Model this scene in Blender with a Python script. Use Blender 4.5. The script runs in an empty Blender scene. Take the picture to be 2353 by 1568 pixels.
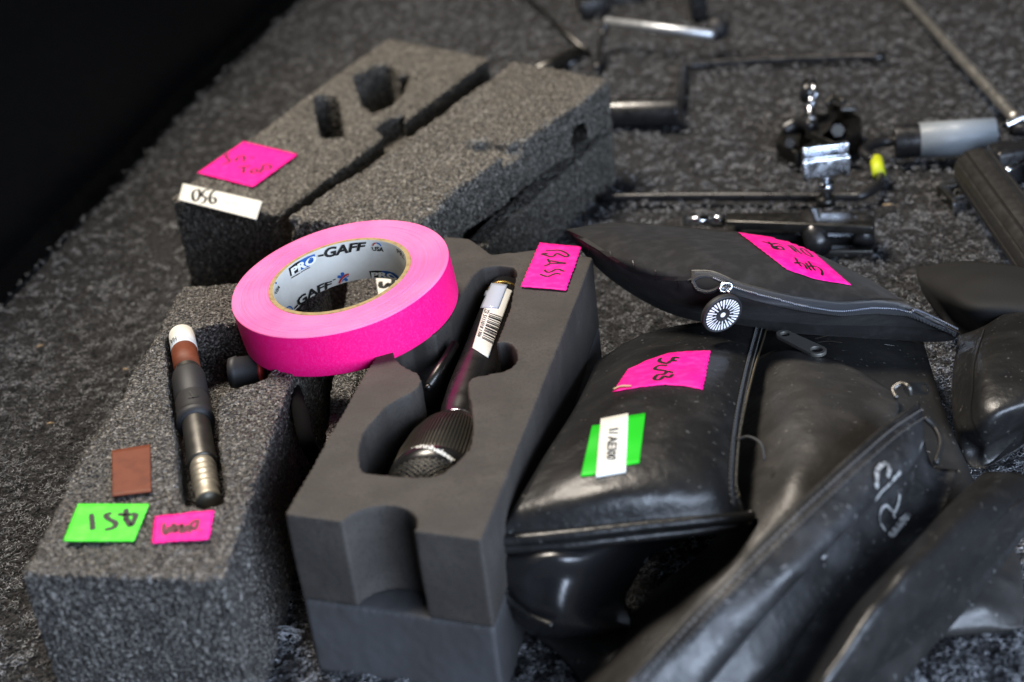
import bpy, bmesh, math, random
import numpy as np
from mathutils import Vector, Matrix, noise
from mathutils.bvhtree import BVHTree
random.seed(7); rng = np.random.default_rng(7)
sc = bpy.context.scene
COL = sc.collection

# ------------------------------------------------------------------ camera
TH = math.radians(26.0); RO = math.radians(7.0); CAMH = 0.42; FP = 2353*50/36
_R0 = Vector((1, 0, 0)); CF = Vector((0, math.cos(TH), -math.sin(TH))); _U0 = Vector((0, math.sin(TH), math.cos(TH)))
CU = math.cos(RO)*_U0 + math.sin(RO)*_R0
CR = math.cos(RO)*_R0 - math.sin(RO)*_U0
CC = Vector((0, 0, CAMH))
cam = bpy.data.cameras.new('camera'); camo = bpy.data.objects.new('camera', cam); COL.objects.link(camo)
m = Matrix((CR, CU, -CF)).transposed().to_4x4(); m.translation = CC; camo.matrix_world = m
cam.lens = 50; cam.sensor_width = 36; cam.clip_start = .02; cam.clip_end = 50
cam.dof.use_dof = True; cam.dof.focus_distance = 0.80; cam.dof.aperture_fstop = 6.0; cam.dof.aperture_blades = 7
sc.camera = camo

# ------------------------------------------------------------------ light
world = bpy.data.worlds.new('World'); sc.world = world; world.use_nodes = True
bgn = world.node_tree.nodes['Background']; bgn.inputs[0].default_value = (.55, .62, .8, 1); bgn.inputs[1].default_value = .007
def area(name, loc, target, sx, sy, power, col):
    l = bpy.data.lights.new(name, 'AREA'); l.shape = 'RECTANGLE'; l.size = sx; l.size_y = sy; l.energy = power; l.color = col
    o = bpy.data.objects.new(name, l); COL.objects.link(o); o.location = loc
    d = Vector(target) - Vector(loc); o.rotation_euler = d.to_track_quat('-Z', 'Y').to_euler()
    return o
area('overhead_lamp', (-.50, 1.45, 1.9), (0, .95, 0), .7, .5, 66, (1, .90, .78))
area('window_light', (.50, -.20, .34), (0.0, .60, .03), .85, .55, 24, (.65, .78, 1))
sc.view_settings.view_transform = 'Standard'; sc.view_settings.look = 'None'; sc.view_settings.gamma = 1
sc.view_settings.use_curve_mapping = False; sc.view_settings.exposure = 0.12

# ------------------------------------------------------------------ helpers
def rayd(x, y): return (CF*FP + CR*(x-1176.5) - CU*(y-784)).normalized()
def W(x, y, z=0.0):                       # traced point -> the point of that height it stands at
    d = rayd(x, y); return CC + d*((z-CAMH)/d.z)
def pxm(p): return (Vector(p)-CC).dot(CF)/FP   # metres per traced unit at p

def tag(o, label=None, cat=None, group=None, kind=None):
    if label: o['label'] = label
    if cat: o['category'] = cat
    if group: o['group'] = group
    if kind: o['kind'] = kind
    return o
def thing(name, loc, label, cat, group=None):
    o = bpy.data.objects.new(name, None); o.empty_display_size = .02; COL.objects.link(o); o.location = loc
    return tag(o, label, cat, group)
def rootloc(p):
    v = Vector((0, 0, 0))
    while p: v += p.location; p = p.parent
    return v
def obj(name, verts, faces, mat, parent=None, smooth=False, fmats=None):
    off = rootloc(parent)
    me = bpy.data.meshes.new(name)
    me.from_pydata([tuple(Vector(v)-off) for v in verts], [], faces)
    mats = mat if isinstance(mat, list) else [mat]
    for mm in mats: me.materials.append(mm)
    if fmats: me.polygons.foreach_set('material_index', fmats)
    if smooth: me.polygons.foreach_set('use_smooth', [True]*len(me.polygons))
    me.update()
    o = bpy.data.objects.new(name, me); COL.objects.link(o); o.parent = parent
    return o
class MB:
    def __init__(s): s.v = []; s.f = []; s.m = []; s.mi = 0
    def add(s, vs, fs):
        b = len(s.v); s.v += [Vector(v) for v in vs]; s.f += [[b+i for i in f] for f in fs]; s.m += [s.mi]*len(fs)
    def build(s, name, mat, parent=None, smooth=False): return obj(name, s.v, s.f, mat, parent, smooth, s.m)
    def tube(s, pts, rad, seg=12, cap=True, up=None):
        pts = [Vector(p) for p in pts]; n = len(pts)
        rad = rad if isinstance(rad, (list, tuple)) else [rad]*n
        vs = []; T0 = None; A = None
        for i in range(n):
            t = (pts[min(i+1, n-1)]-pts[max(i-1, 0)])
            t = t.normalized() if t.length > 1e-9 else T0
            if A is None:
                A = t.cross(Vector((0, 0, 1)) if abs(t.z) < .9 else Vector((1, 0, 0))).normalized()
            else:
                A = (A - t*A.dot(t)).normalized()
            B = t.cross(A); T0 = t
            for k in range(seg):
                q = 2*math.pi*k/seg; vs.append(pts[i] + (A*math.cos(q)+B*math.sin(q))*rad[i])
        fs = [[i*seg+k, i*seg+(k+1) % seg, (i+1)*seg+(k+1) % seg, (i+1)*seg+k] for i in range(n-1) for k in range(seg)]
        if cap: fs += [list(range(seg))[::-1], [(n-1)*seg+k for k in range(seg)]]
        s.add(vs, fs)
    def box(s, c, ax, ay, az):              # centre + three half-axis vectors
        c, ax, ay, az = map(Vector, (c, ax, ay, az))
        vs = [c+ax*i+ay*j+az*k for k in (-1, 1) for j in (-1, 1) for i in (-1, 1)]
        s.add(vs, [[0, 2, 3, 1], [4, 5, 7, 6], [0, 1, 5, 4], [2, 6, 7, 3], [0, 4, 6, 2], [1, 3, 7, 5]])
def bevel(o, w=.001, seg=3, smooth=True):
    b = o.modifiers.new('bevel', 'BEVEL'); b.width = w; b.segments = seg; b.limit_method = 'ANGLE'; b.angle_limit = math.radians(35)
    if smooth: o.data.polygons.foreach_set('use_smooth', [True]*len(o.data.polygons))
    return o
def crom(pts, per=8):                      # Catmull-Rom through points (any dimension)
    P = [np.array(p, float) for p in pts]
    if len(P) < 3: return [P[0]+(P[-1]-P[0])*i/per for i in range(per+1)]
    P = [2*P[0]-P[1]]+P+[2*P[-1]-P[-2]]; out = []
    for i in range(1, len(P)-2):
        a, b, c, d = P[i-1:i+3]
        for k in range(per):
            t = k/per; out.append(.5*((2*b)+(-a+c)*t+(2*a-5*b+4*c-d)*t*t+(-a+3*b-3*c+d)*t**3))
    out.append(P[-2]); return out

# ------------------------------------------------------------------ materials
def mat(name, col, rough=.5, metal=0., spec=.5, bumps=(), vary=None, sheen=0., coat=0., rvary=None):
    """bumps: (kind, scale, strength, distance); vary: (scale, other colour, lo, hi); rvary: (scale, lo, hi)"""
    mt = bpy.data.materials.new(name); mt.use_nodes = True; nt = mt.node_tree; N = nt.nodes; L = nt.links
    b = N['Principled BSDF']; b.inputs['Base Color'].default_value = (*col, 1); b.inputs['Roughness'].default_value = rough
    b.inputs['Metallic'].default_value = metal; b.inputs['Specular IOR Level'].default_value = spec
    b.inputs['Sheen Weight'].default_value = sheen; b.inputs['Coat Weight'].default_value = coat
    tc = N.new('ShaderNodeTexCoord'); src = tc.outputs['Object']
    def tex(kind, scale, detail=4):
        if kind == 'noise':
            t = N.new('ShaderNodeTexNoise'); t.inputs['Scale'].default_value = scale; t.inputs['Detail'].default_value = detail
            L.new(src, t.inputs['Vector']); return t.outputs['Fac']
        if kind == 'voronoi':
            t = N.new('ShaderNodeTexVoronoi'); t.inputs['Scale'].default_value = scale; L.new(src, t.inputs['Vector']); return t.outputs['Distance']
        if kind in ('weave', 'rings', 'lines'):
            t = N.new('ShaderNodeTexWave'); t.inputs['Scale'].default_value = scale; t.inputs['Distortion'].default_value = .6 if kind == 'rings' else .2
            t.inputs['Detail'].default_value = 2
            if kind == 'rings': t.wave_type = 'RINGS'; t.rings_direction = 'Z'
            if kind == 'weave': t.bands_direction = 'DIAGONAL'
            L.new(src, t.inputs['Vector']); return t.outputs['Fac']
    prev = None
    for kind, s, st, dist in bumps:
        bp = N.new('ShaderNodeBump'); bp.inputs['Strength'].default_value = st; bp.inputs['Distance'].default_value = dist
        L.new(tex(kind, s), bp.inputs['Height'])
        if prev: L.new(prev, bp.inputs['Normal'])
        prev = bp.outputs['Normal']
    if prev: L.new(prev, b.inputs['Normal'])
    if vary:
        vs = vary if isinstance(vary, list) else [vary]; cur = None
        for s, c2, lo, hi in vs:
            r = N.new('ShaderNodeMapRange'); r.inputs['From Min'].default_value = lo; r.inputs['From Max'].default_value = hi
            L.new(tex('noise', s, 2 if s > 200 else 5), r.inputs['Value'])
            mx = N.new('ShaderNodeMix'); mx.data_type = 'RGBA'
            if cur: L.new(cur, mx.inputs['A'])
            else: mx.inputs['A'].default_value = (*col, 1)
            mx.inputs['B'].default_value = (*c2, 1); L.new(r.outputs['Result'], mx.inputs['Factor']); cur = mx.outputs['Result']
        L.new(cur, b.inputs['Base Color'])
    if rvary:
        r = N.new('ShaderNodeMapRange'); r.inputs['From Min'].default_value = .3; r.inputs['From Max'].default_value = .7
        r.inputs['To Min'].default_value = rvary[1]; r.inputs['To Max'].default_value = rvary[2]
        L.new(tex('noise', rvary[0], 5), r.inputs['Value']); L.new(r.outputs['Result'], b.inputs['Roughness'])
    return mt
M = {}
M['carpet'] = mat('carpet_felt', (.008, .008, .009), .95, bumps=(('noise', 260, 1, .004), ('voronoi', 420, .7, .002)), vary=[(330, (.05, .05, .054), .48, .66)])
M['fibre'] = mat('carpet_fibre', (.125, .13, .14), .45, vary=[(650, (.50, .51, .53), .5, .62), (100, (.02, .02, .022), .47, .57)])
M['foam'] = mat('coarse_foam', (.030, .027, .024), .38, spec=.8, bumps=(('voronoi', 520, 1, .004), ('noise', 800, 1, .002)), vary=[(60, (.05, .046, .042), .45, .75), (700, (.32, .30, .27), .47, .66)])
M['foamback'] = mat('sponge_foam', (.045, .041, .034), .5, spec=.6, bumps=(('voronoi', 420, 1, .004), ('noise', 700, 1, .002)), vary=[(40, (.085, .077, .065), .45, .75), (520, (.37, .34, .29), .46, .66)])
M['smooth'] = mat('fine_foam', (.040, .035, .031), .72, spec=.35, bumps=(('noise', 1500, .35, .0004), ('noise', 60, .15, .002)), vary=[(45, (.056, .049, .043), .42, .68), (900, (.027, .025, .024), .5, .7)])
M['smoothlow'] = mat('fine_foam_base', (.052, .051, .052), .72, spec=.35, bumps=(('noise', 1500, .35, .0004), ('noise', 60, .15, .002)), vary=[(30, (.066, .066, .07), .42, .68)])
M['leather'] = mat('black_leatherette', (.010, .0098, .0098), .42, spec=.5, bumps=(('noise', 1100, .25, .0004), ('noise', 140, .35, .0016), ('noise', 30, .25, .003)), rvary=(25, .29, .44), vary=[(70, (.018, .0175, .017), .5, .7), (420, (.10, .10, .095), .69, .74)])
M['leather_gloss'] = mat('shiny_leatherette', (.012, .012, .013), .3, spec=.7, bumps=(('noise', 1100, .15, .0004), ('noise', 30, .3, .003)), rvary=(25, .22, .34))
M['leather_soft'] = mat('soft_leatherette', (.022, .021, .020), .5, spec=.55, bumps=(('noise', 900, .2, .0004), ('noise', 130, .3, .0015), ('noise', 30, .3, .004)), rvary=(28, .40, .56), vary=[(60, (.032, .030, .028), .5, .7), (400, (.10, .10, .095), .69, .74)])
M['leather_matt'] = mat('dull_leatherette', (.013, .0128, .0125), .5, spec=.45, bumps=(('noise', 800, .15, .0004), ('noise', 30, .3, .004)), rvary=(28, .42, .6), vary=[(60, (.021, .02, .019), .5, .7), (380, (.11, .105, .095), .68, .73)])
M['leather_worn'] = mat('worn_leatherette', (.013, .013, .0135), .4, spec=.5, bumps=(('noise', 700, .2, .0005), ('noise', 40, .45, .005)), rvary=(60, .3, .62), vary=[(38, (.035, .035, .037), .52, .72), (160, (.03, .03, .03), .58, .7), (420, (.12, .12, .12), .67, .73)])
M['twill'] = mat('black_twill', (.0085, .008, .008), .8, spec=.22, sheen=.03, bumps=(('noise', 1500, .4, .0005), ('noise', 90, .3, .003)), vary=(120, (.02, .019, .019), .45, .7))
M['zip'] = mat('zip_tape', (.024, .025, .029), .55, sheen=.1, bumps=(('weave', 700, .6, .0006),))
M['teeth'] = mat('zip_teeth', (.16, .17, .2), .35, metal=.7)
M['chrome'] = mat('chrome', (.62, .65, .7), .2, metal=1, bumps=(('noise', 300, .12, .001),), rvary=(200, .1, .35))
M['darkmetal'] = mat('dark_metal', (.07, .068, .064), .32, metal=.9, rvary=(150, .25, .45))
M['blackmetal'] = mat('black_painted_metal', (.013, .013, .014), .3, spec=.6, bumps=(('noise', 250, .15, .001),), rvary=(120, .2, .45))
M['mic'] = mat('microphone_paint', (.010, .0098, .010), .28, spec=.6, rvary=(90, .22, .34))
M['micmetal'] = mat('gunmetal', (.12, .115, .105), .38, metal=.85, rvary=(120, .3, .45))
M['rubber'] = mat('black_rubber', (.016, .016, .018), .6, bumps=(('noise', 900, .15, .0005),))
M['grille'] = mat('grille_wire', (.06, .055, .045), .4, metal=.7)
M['pink'] = mat('pink_cloth_tape', (1, .002, .20), .6, spec=.25, bumps=(('noise', 1400, .35, .0005), ('lines', 900, .15, .0003)), vary=[(900, (1, .02, .27), .45, .72)])
M['pinkedge'] = mat('pink_tape_layers', (1, .14, .38), .65, spec=.25, bumps=(('rings', 420, .35, .0006), ('noise', 800, .15, .0004)), vary=[(30, (1, .20, .45), .4, .65)])
M['pinklabel'] = mat('pink_gaffer_label', (1, .004, .27), .6, spec=.25, bumps=(('noise', 1200, .3, .0004),), vary=[(200, (1, .03, .36), .45, .75)])
M['card'] = mat('cardboard', (.36, .26, .11), .8, bumps=(('noise', 900, .4, .0006),), vary=(300, (.26, .18, .08), .45, .65))
M['paper'] = mat('white_paper', (.62, .61, .57), .7, spec=.3, bumps=(('noise', 500, .1, .0005),), vary=(60, (.52, .51, .47), .4, .7))
M['white'] = mat('white_label', (.78, .78, .73), .5, spec=.3, vary=(150, (.68, .68, .62), .5, .7))
M['clear'] = mat('clear_tape', (.45, .5, .6), .15, spec=.6)
M['ink'] = mat('black_ink', (.008, .008, .008), .5)
M['redink'] = mat('dark_marker', (.10, .004, .02), .5)
M['blueink'] = mat('blue_print', (.01, .10, .38), .5)
M['redprint'] = mat('red_print', (.42, .03, .03), .5)
M['green'] = mat('green_gaffer_label', (.09, .85, .045), .6, spec=.25, bumps=(('noise', 1200, .3, .0004),), vary=(200, (.16, .95, .08), .45, .75))
M['darkgreen'] = mat('green_vinyl_label', (.01, .50, .012), .5, spec=.3)
M['brown'] = mat('brown_tape', (.17, .045, .02), .55, spec=.3, bumps=(('lines', 500, .2, .0004),), vary=(150, (.13, .033, .015), .45, .7))
M['yellow'] = mat('yellow_tape', (.55, .62, .02), .5)
M['grey'] = mat('grey_vinyl_tape', (.26, .29, .32), .38, bumps=(('lines', 400, .3, .0006),))
M['drape'] = mat('black_drape', (.003, .003, .0033), .95, spec=.08, bumps=(('noise', 20, .4, .01),))
M['chalk'] = mat('chalk_marker', (.27, .27, .265), .8, bumps=(('noise', 900, .4, .0005),), vary=(330, (.05, .05, .05), .50, .62))
M['straw'] = mat('straw', (.45, .33, .20), .8)
M['lint'] = mat('lint', (.5, .52, .55), .8)
M['dust'] = mat('dust', (.05, .042, .028), .9)
M['thread'] = mat('stitching', (.05, .05, .05), .7)

# surfaces that labels and lettering are laid on
def plane_surf(z, off=.0008):
    def f(x, y): return W(x, y, z+off), Vector((0, 0, 1))
    return f
def mesh_surf(objs, off=.0004):
    bpy.context.view_layer.update(); dg = bpy.context.evaluated_depsgraph_get(); vs = []; fs = []
    for o in objs:
        e = o.evaluated_get(dg); me = e.to_mesh(); b = len(vs); loc = rootloc(o)
        vs += [v.co+loc for v in me.vertices]; fs += [[b+i for i in p.vertices] for p in me.polygons]; e.to_mesh_clear()
    t = BVHTree.FromPolygons(vs, fs)
    def f(x, y):
        d = rayd(x, y); co, n, i, dist = t.ray_cast(CC, d)
        if co is None: return None
        if n.dot(d) > 0: n = -n
        return co+n*off, n
    return f
def cr(fx, ox, oy):                        # a traced detail in an enlarged view -> main traced coordinates
    return lambda *ps: [(p[0]*fx+ox, p[1]*fx+oy) for p in ps]
def polyat(poly, t):
    L = [0]
    for a, b in zip(poly, poly[1:]): L.append(L[-1]+math.dist(a, b))
    s = t*L[-1]
    for i in range(len(poly)-1):
        if s <= L[i+1] or i == len(poly)-2:
            k = (s-L[i])/(L[i+1]-L[i]+1e-9); return (poly[i][0]+(poly[i+1][0]-poly[i][0])*k, poly[i][1]+(poly[i+1][1]-poly[i][1])*k)
def ruled(top, bot):
    def f(u, v):
        a = polyat(top, u); b = polyat(bot, u); return a[0]+(b[0]-a[0])*v, a[1]+(b[1]-a[1])*v
    return f
def sticker(name, parent, top, bot, surf, mt, nu=24, nv=14, ragged=0., thick=.0003, label=None, lift=0):
    g = ruled(top, bot); vs = []; ok = {}
    for j in range(nv+1):
        for i in range(nu+1):
            u, v = i/nu, j/nv; x, y = g(u, v)
            if ragged:
                if i in (0, nu): x += ragged*(((j % 2)*2-1)*.6+random.uniform(-.5, .5))
                if j in (0, nv): y += ragged*random.uniform(-.4, .4)
            h = surf(x, y)
            if h is None: vs.append(Vector((0, 0, 0))); continue
            l = lift*max(0, 1-min(i, nu-i)/2.5)*(1 if (j < 3 or j > nv-3) else .3)
            ok[len(vs)] = 1; vs.append(h[0]+h[1]*(thick+l))
    fs = [[j*(nu+1)+i, (j+1)*(nu+1)+i, (j+1)*(nu+1)+i+1, j*(nu+1)+i+1] for j in range(nv) for i in range(nu)]
    fs = [f for f in fs if all(k in ok for k in f)]
    used = sorted({k for f in fs for k in f}); mp = {k: i for i, k in enumerate(used)}
    o = obj(name, [vs[k] for k in used], [[mp[k] for k in f] for f in fs], mt, parent, smooth=True)
    s = o.modifiers.new('thick', 'SOLIDIFY'); s.thickness = thick; s.offset = -1
    if label: o['label'] = label
    return o
def strokes(name, parent, polys, surf, width, mt, off=.0005, smooth=True):
    """hand lettering: ribbons following pen strokes; width in traced units"""
    mb = MB()
    for pl in polys:
        pts = crom(pl, 6) if smooth and len(pl) > 2 else crom(pl, 8) if len(pl) > 2 else crom([pl[0], pl[-1]], 5)
        hs = [surf(p[0], p[1]) for p in pts]; hs = [h for h in hs if h]
        if len(hs) < 2: continue
        vs = []
        for i, (c, n) in enumerate(hs):
            t = (hs[min(i+1, len(hs)-1)][0]-hs[max(i-1, 0)][0]); s = t.cross(n)
            if s.length < 1e-9: s = Vector((1, 0, 0))
            s = s.normalized(); w = width*(2.1 if name == 'writing' else 1.3)*pxm(c)*.5*random.uniform(.85, 1.1)
            if i in (0, len(hs)-1): w *= .6
            vs += [c+n*off+s*w, c+n*off-s*w]
        mb.add(vs, [[2*i, 2*i+1, 2*i+3, 2*i+2] for i in range(len(hs)-1)])
    return mb.build(name, mt, parent)
def lettering(name, parent, txt, top, bot, surf, mt, off=.0005, bold=0., shear=0., seg=None, flip=False):
    """printed lettering wrapped on a surface"""
    cu = bpy.data.curves.new('t', 'FONT'); cu.body = txt; cu.size = 1; cu.offset = bold; cu.shear = shear; cu.resolution_u = 3
    to = bpy.data.objects.new('t', cu); COL.objects.link(to)
    bpy.context.view_layer.update(); dg = bpy.context.evaluated_depsgraph_get()
    me = bpy.data.meshes.new_from_object(to.evaluated_get(dg)); bpy.data.objects.remove(to)
    bm = bmesh.new(); bm.from_mesh(me); bmesh.ops.triangulate(bm, faces=bm.faces)
    for _ in range(2):
        es = [e for e in bm.edges if e.calc_length() > .22]
        if es: bmesh.ops.subdivide_edges(bm, edges=es, cuts=1); bmesh.ops.triangulate(bm, faces=bm.faces)
    xs = [v.co.x for v in bm.verts]; ys = [v.co.y for v in bm.verts]
    x0, x1, y0, y1 = min(xs), max(xs), min(ys), max(ys)
    g = ruled(top, bot); bm.verts.index_update(); vs = []; bad = set()
    for v in bm.verts:
        u = (v.co.x-x0)/(x1-x0); w = 1-(v.co.y-y0)/(y1-y0)
        if flip: u, w = 1-u, 1-w
        h = surf(*g(u, w))
        if h is None: bad.add(v.index); vs.append(Vector((0, 0, 0)))
        else: vs.append(h[0]+h[1]*off)
    fs = [[v.index for v in f.verts] for f in bm.faces]; bm.free()
    fs = [f for f in fs if not (set(f) & bad)]
    fs = [f for f in fs if max((vs[f[0]]-vs[f[1]]).length, (vs[f[1]]-vs[f[2]]).length) < .02]
    return obj(name, vs, fs, mt, parent)

# foam blocks: outline -> prism -> pockets cut -> dense, slightly worn surface
def prism_bm(poly, z0, z1, bot=None):
    bm = bmesh.new(); bot = bot or poly
    a = [bm.verts.new((p[0], p[1], z0)) for p in bot]; b = [bm.verts.new((p[0], p[1], z1)) for p in poly]
    bm.faces.new(a[::-1]); bm.faces.new(b); n = len(a)
    for i in range(n): bm.faces.new((a[i], a[(i+1) % n], b[(i+1) % n], b[i]))
    bmesh.ops.recalc_face_normals(bm, faces=bm.faces); return bm
def tmp(bm, name='cut'):
    me = bpy.data.meshes.new(name); bm.to_mesh(me); bm.free(); o = bpy.data.objects.new(name, me); COL.objects.link(o); return o
def cyl_tmp(a, b, r):
    mb = MB(); mb.tube([a, b], r, 40); o = mb.build('cut', M['ink']); bm = bmesh.new(); bm.from_mesh(o.data); bmesh.ops.recalc_face_normals(bm, faces=bm.faces); bm.to_mesh(o.data); bm.free(); return o
def foam(name, parent, poly, z0, z1, cutters, mt, voxel, rough_amp, rough_scale, bot=None, smooth_it=0, wave=0., top_only=None):
    o = tmp(prism_bm(poly, z0, z1, bot), 'blk')
    for c in cutters:
        md = o.modifiers.new('b', 'BOOLEAN'); md.operation = 'DIFFERENCE'; md.object = c; md.solver = 'EXACT'
    rm = o.modifiers.new('r', 'REMESH'); rm.mode = 'VOXEL'; rm.voxel_size = voxel; rm.use_smooth_shade = True
    if smooth_it:
        s = o.modifiers.new('s', 'SMOOTH'); s.factor = .5; s.iterations = smooth_it
    bpy.context.view_layer.update(); dg = bpy.context.evaluated_depsgraph_get()
    me = bpy.data.meshes.new_from_object(o.evaluated_get(dg))
    for c in cutters: bpy.data.objects.remove(c)
    bpy.data.objects.remove(o)
    off = rootloc(parent); n = len(me.vertices)
    co = np.empty(n*3); me.vertices.foreach_get('co', co); co = co.reshape(-1, 3)
    no = np.array([v.normal[:] for v in me.vertices])
    if rough_amp or wave:
        d = np.array([noise.noise(Vector(c)*rough_scale)*rough_amp + noise.noise(Vector(c)*rough_scale*2.3)*rough_amp*.6 + noise.noise(Vector(c)*22)*wave for c in co])
        co = co + no*d[:, None]
    co -= np.array(off)
    me.vertices.foreach_set('co', co.ravel()); me.materials.clear(); me.materials.append(mt)
    me.polygons.foreach_set('use_smooth', [True]*len(me.polygons)); me.polygons.foreach_set('material_index', [0]*len(me.polygons)); me.name = name; me.update()
    r = bpy.data.objects.new(name, me); COL.objects.link(r); r.parent = parent; return r
def top2(pts, z): return [W(x, y, z).xy for x, y in pts]

# pouches: a grid of shaped cross-sections, closed underneath
def catgrid(G, per_u, per_v):
    rows = [crom(r, per_u) for r in G]                       # along u
    cols = [crom([rows[j][i] for j in range(len(rows))], per_v) for i in range(len(rows[0]))]
    return np.array(cols).transpose(1, 0, 2)                 # [v][u]
def pouch(name, parent, G, mt, thick=.02, per=10, wr=.0012, wrs=60, zmin=.003, wr2=.0, dirw=None):
    g = [[np.array(W(*p)) for p in r] for r in G]
    S = catgrid(g, per, per); nv, nu = S.shape[:2]
    u = np.linspace(0, 1, nu)[None, :, None]; v = np.linspace(0, 1, nv)[:, None, None]
    Cn = ((1-v)*S[0][None]+v*S[-1][None]) + ((1-u)*S[:, :1]+u*S[:, -1:]) - ((1-u)*(1-v)*S[0, 0]+u*(1-v)*S[0, -1]+(1-u)*v*S[-1, 0]+u*v*S[-1, -1])
    e = (np.sin(np.pi*u)*np.sin(np.pi*v))[..., 0]**.5
    B = Cn.copy(); B[..., 2] = np.maximum(Cn[..., 2]-thick*e, zmin); B[..., 2] = np.minimum(B[..., 2], S[..., 2]-.0005*(e > 1e-4))
    em = np.minimum(1, e*1.6)
    for j in range(nv):
        for i in range(nu):
            p = Vector(S[j, i]); w = noise.noise(p*wrs)*wr*em[j, i]
            if wr2: w += (1-abs(noise.noise(Vector((p.x*26, p.y*26, 3)))*2))*wr2*em[j, i]
            S[j, i, 2] += w
    vs = [Vector(p) for p in S.reshape(-1, 3)]; idx = lambda j, i: j*nu+i
    bidx = {}
    for j in range(nv):
        for i in range(nu):
            if j in (0, nv-1) or i in (0, nu-1): bidx[j, i] = idx(j, i)
            else: bidx[j, i] = len(vs); vs.append(Vector(B[j, i]))
    fs = []
    for j in range(nv-1):
        for i in range(nu-1):
            fs.append([idx(j, i), idx(j+1, i), idx(j+1, i+1), idx(j, i+1)])
            q = [bidx[j, i], bidx[j, i+1], bidx[j+1, i+1], bidx[j+1, i]]
            if len(set(q)) == 4 and set(q) != set(fs[-1]): fs.append(q)
    return obj(name, vs, fs, mt, parent, smooth=True), S
def seamline(name, parent, pts, r, mt, per=8, seg=8):
    mb = MB(); mb.tube([Vector(p) for p in crom(pts, per)], r, seg); return mb.build(name, mt, parent, smooth=True)
def stitches(name, parent, pts, surf, mt, step=.0032, ln=.0021, r=.00035, z=0.0):
    path = crom(pts, 30); P3 = []
    for p in path:
        h = surf(p[0], p[1])
        if h: P3.append(h[0]+h[1]*z)
    mb = MB(); acc = 0; last = None
    L = [0]
    for a, b in zip(P3, P3[1:]): L.append(L[-1]+min((b-a).length, .01))
    def at(s):
        for i in range(len(P3)-1):
            if L[i+1] >= s: return P3[i].lerp(P3[i+1], (s-L[i])/(L[i+1]-L[i]+1e-9))
        return P3[-1]
    s = 0
    while s < L[-1]-ln: mb.tube([at(s), at(s+ln/2)+Vector((0, 0, r*.6)), at(s+ln)], r, 5); s += step
    return mb.build(name, mt, parent, smooth=True)

# ================================================================== SETTING
v = [(-1.2, .15, 0), (2.2, .15, 0), (2.2, 4.5, 0), (-1.2, 4.5, 0)]
tag(obj('carpet', v, [[0, 1, 2, 3]], M['carpet']), kind='structure')
GR = rng.random((997, 997))
def fibres(n, y0, y1, rlo, rhi, wid, power):
    # points over the visible floor wedge, denser near the viewer
    yy = (y0**power + rng.random(n)*(y1**power-y0**power))**(1/power)
    xx = rng.uniform(-.46, .52, n)*(yy*.98+.12) + .02*yy
    cell = .0042 if y1 < 1.2 else .0075
    gx = (xx+2)/cell; gy = yy/cell; ix = gx.astype(int); iy = gy.astype(int); fx = gx-ix; fy = gy-iy
    H = GR; hv = H[iy % 997, ix % 997]*(1-fx)*(1-fy)+H[iy % 997, (ix+1) % 997]*fx*(1-fy)+H[(iy+1) % 997, ix % 997]*(1-fx)*fy+H[(iy+1) % 997, (ix+1) % 997]*fx*fy
    keep = hv > rng.uniform(.15, .62, n); xx, yy, hv = xx[keep], yy[keep], hv[keep]; n = len(xx)
    cen = np.stack([xx, yy, hv*(.0045 if y1 < 1.2 else .007)+rng.uniform(0, .0012, n)], 1)
    K = 7; rad = rng.uniform(rlo, rhi, n); a0 = rng.uniform(0, 6.28, n); span = rng.uniform(2.2, 5.6, n)
    yaw = rng.uniform(0, 6.28, n); tilt = rng.uniform(-.9, .9, n)
    t = a0[:, None]+span[:, None]*np.linspace(0, 1, K)[None]
    lx = np.cos(t)*rad[:, None]; ly = np.sin(t)*rad[:, None]*rng.uniform(.5, 1, n)[:, None]; lz = np.sin(t*.7+a0[:, None])*rad[:, None]*.3
    X = lx*np.cos(yaw)[:, None]-ly*np.cos(tilt)[:, None]*np.sin(yaw)[:, None]
    Y = lx*np.sin(yaw)[:, None]+ly*np.cos(tilt)[:, None]*np.cos(yaw)[:, None]
    Z = ly*np.sin(tilt)[:, None]+lz
    P = np.stack([X, Y, Z], 2)+cen[:, None]; P[..., 2] = np.maximum(P[..., 2], .0001)
    T = np.gradient(P, axis=1); T /= np.linalg.norm(T, axis=2, keepdims=True)+1e-9
    A = np.cross(T, [0.01, .02, 1.]); A /= np.linalg.norm(A, axis=2, keepdims=True)+1e-9; B = np.cross(T, A)
    w = (wid*rng.uniform(.7, 1.3, n))[:, None, None]
    V = np.stack([P+(A*math.cos(q)+B*math.sin(q))*w for q in (0, 2.094, 4.189)], 2)   # n,K,3,3
    V = V.reshape(-1, 3)
    base = (np.arange(n)*K*3)[:, None, None, None]; k = (np.arange(K-1)*3)[None, :, None, None]; c = np.arange(3)[None, None, :, None]
    F = np.concatenate([base+k+c, base+k+(c+1) % 3, base+k+3+(c+1) % 3, base+k+3+c], 3).reshape(-1, 4)
    return V, F
Va, Fa = fibres(120000, .42, 1.0, .0009, .0022, .0002, 1.0)
Vb, Fb = fibres(80000, 1.0, 2.4, .0014, .0034, .00034, 1.0)
V = np.concatenate([Va, Vb]); Fc = np.concatenate([Fa, Fb+len(Va)])
me = bpy.data.meshes.new('carpet_pile'); me.vertices.add(len(V)); me.vertices.foreach_set('co', V.ravel())
me.loops.add(Fc.size); me.loops.foreach_set('vertex_index', Fc.ravel().astype(np.int32)); me.polygons.add(len(Fc))
me.polygons.foreach_set('loop_start', np.arange(len(Fc), dtype=np.int32)*4)
me.polygons.foreach_set('use_smooth', np.ones(len(Fc), bool)); me.materials.append(M['fibre']); me.update(calc_edges=True)
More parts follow.
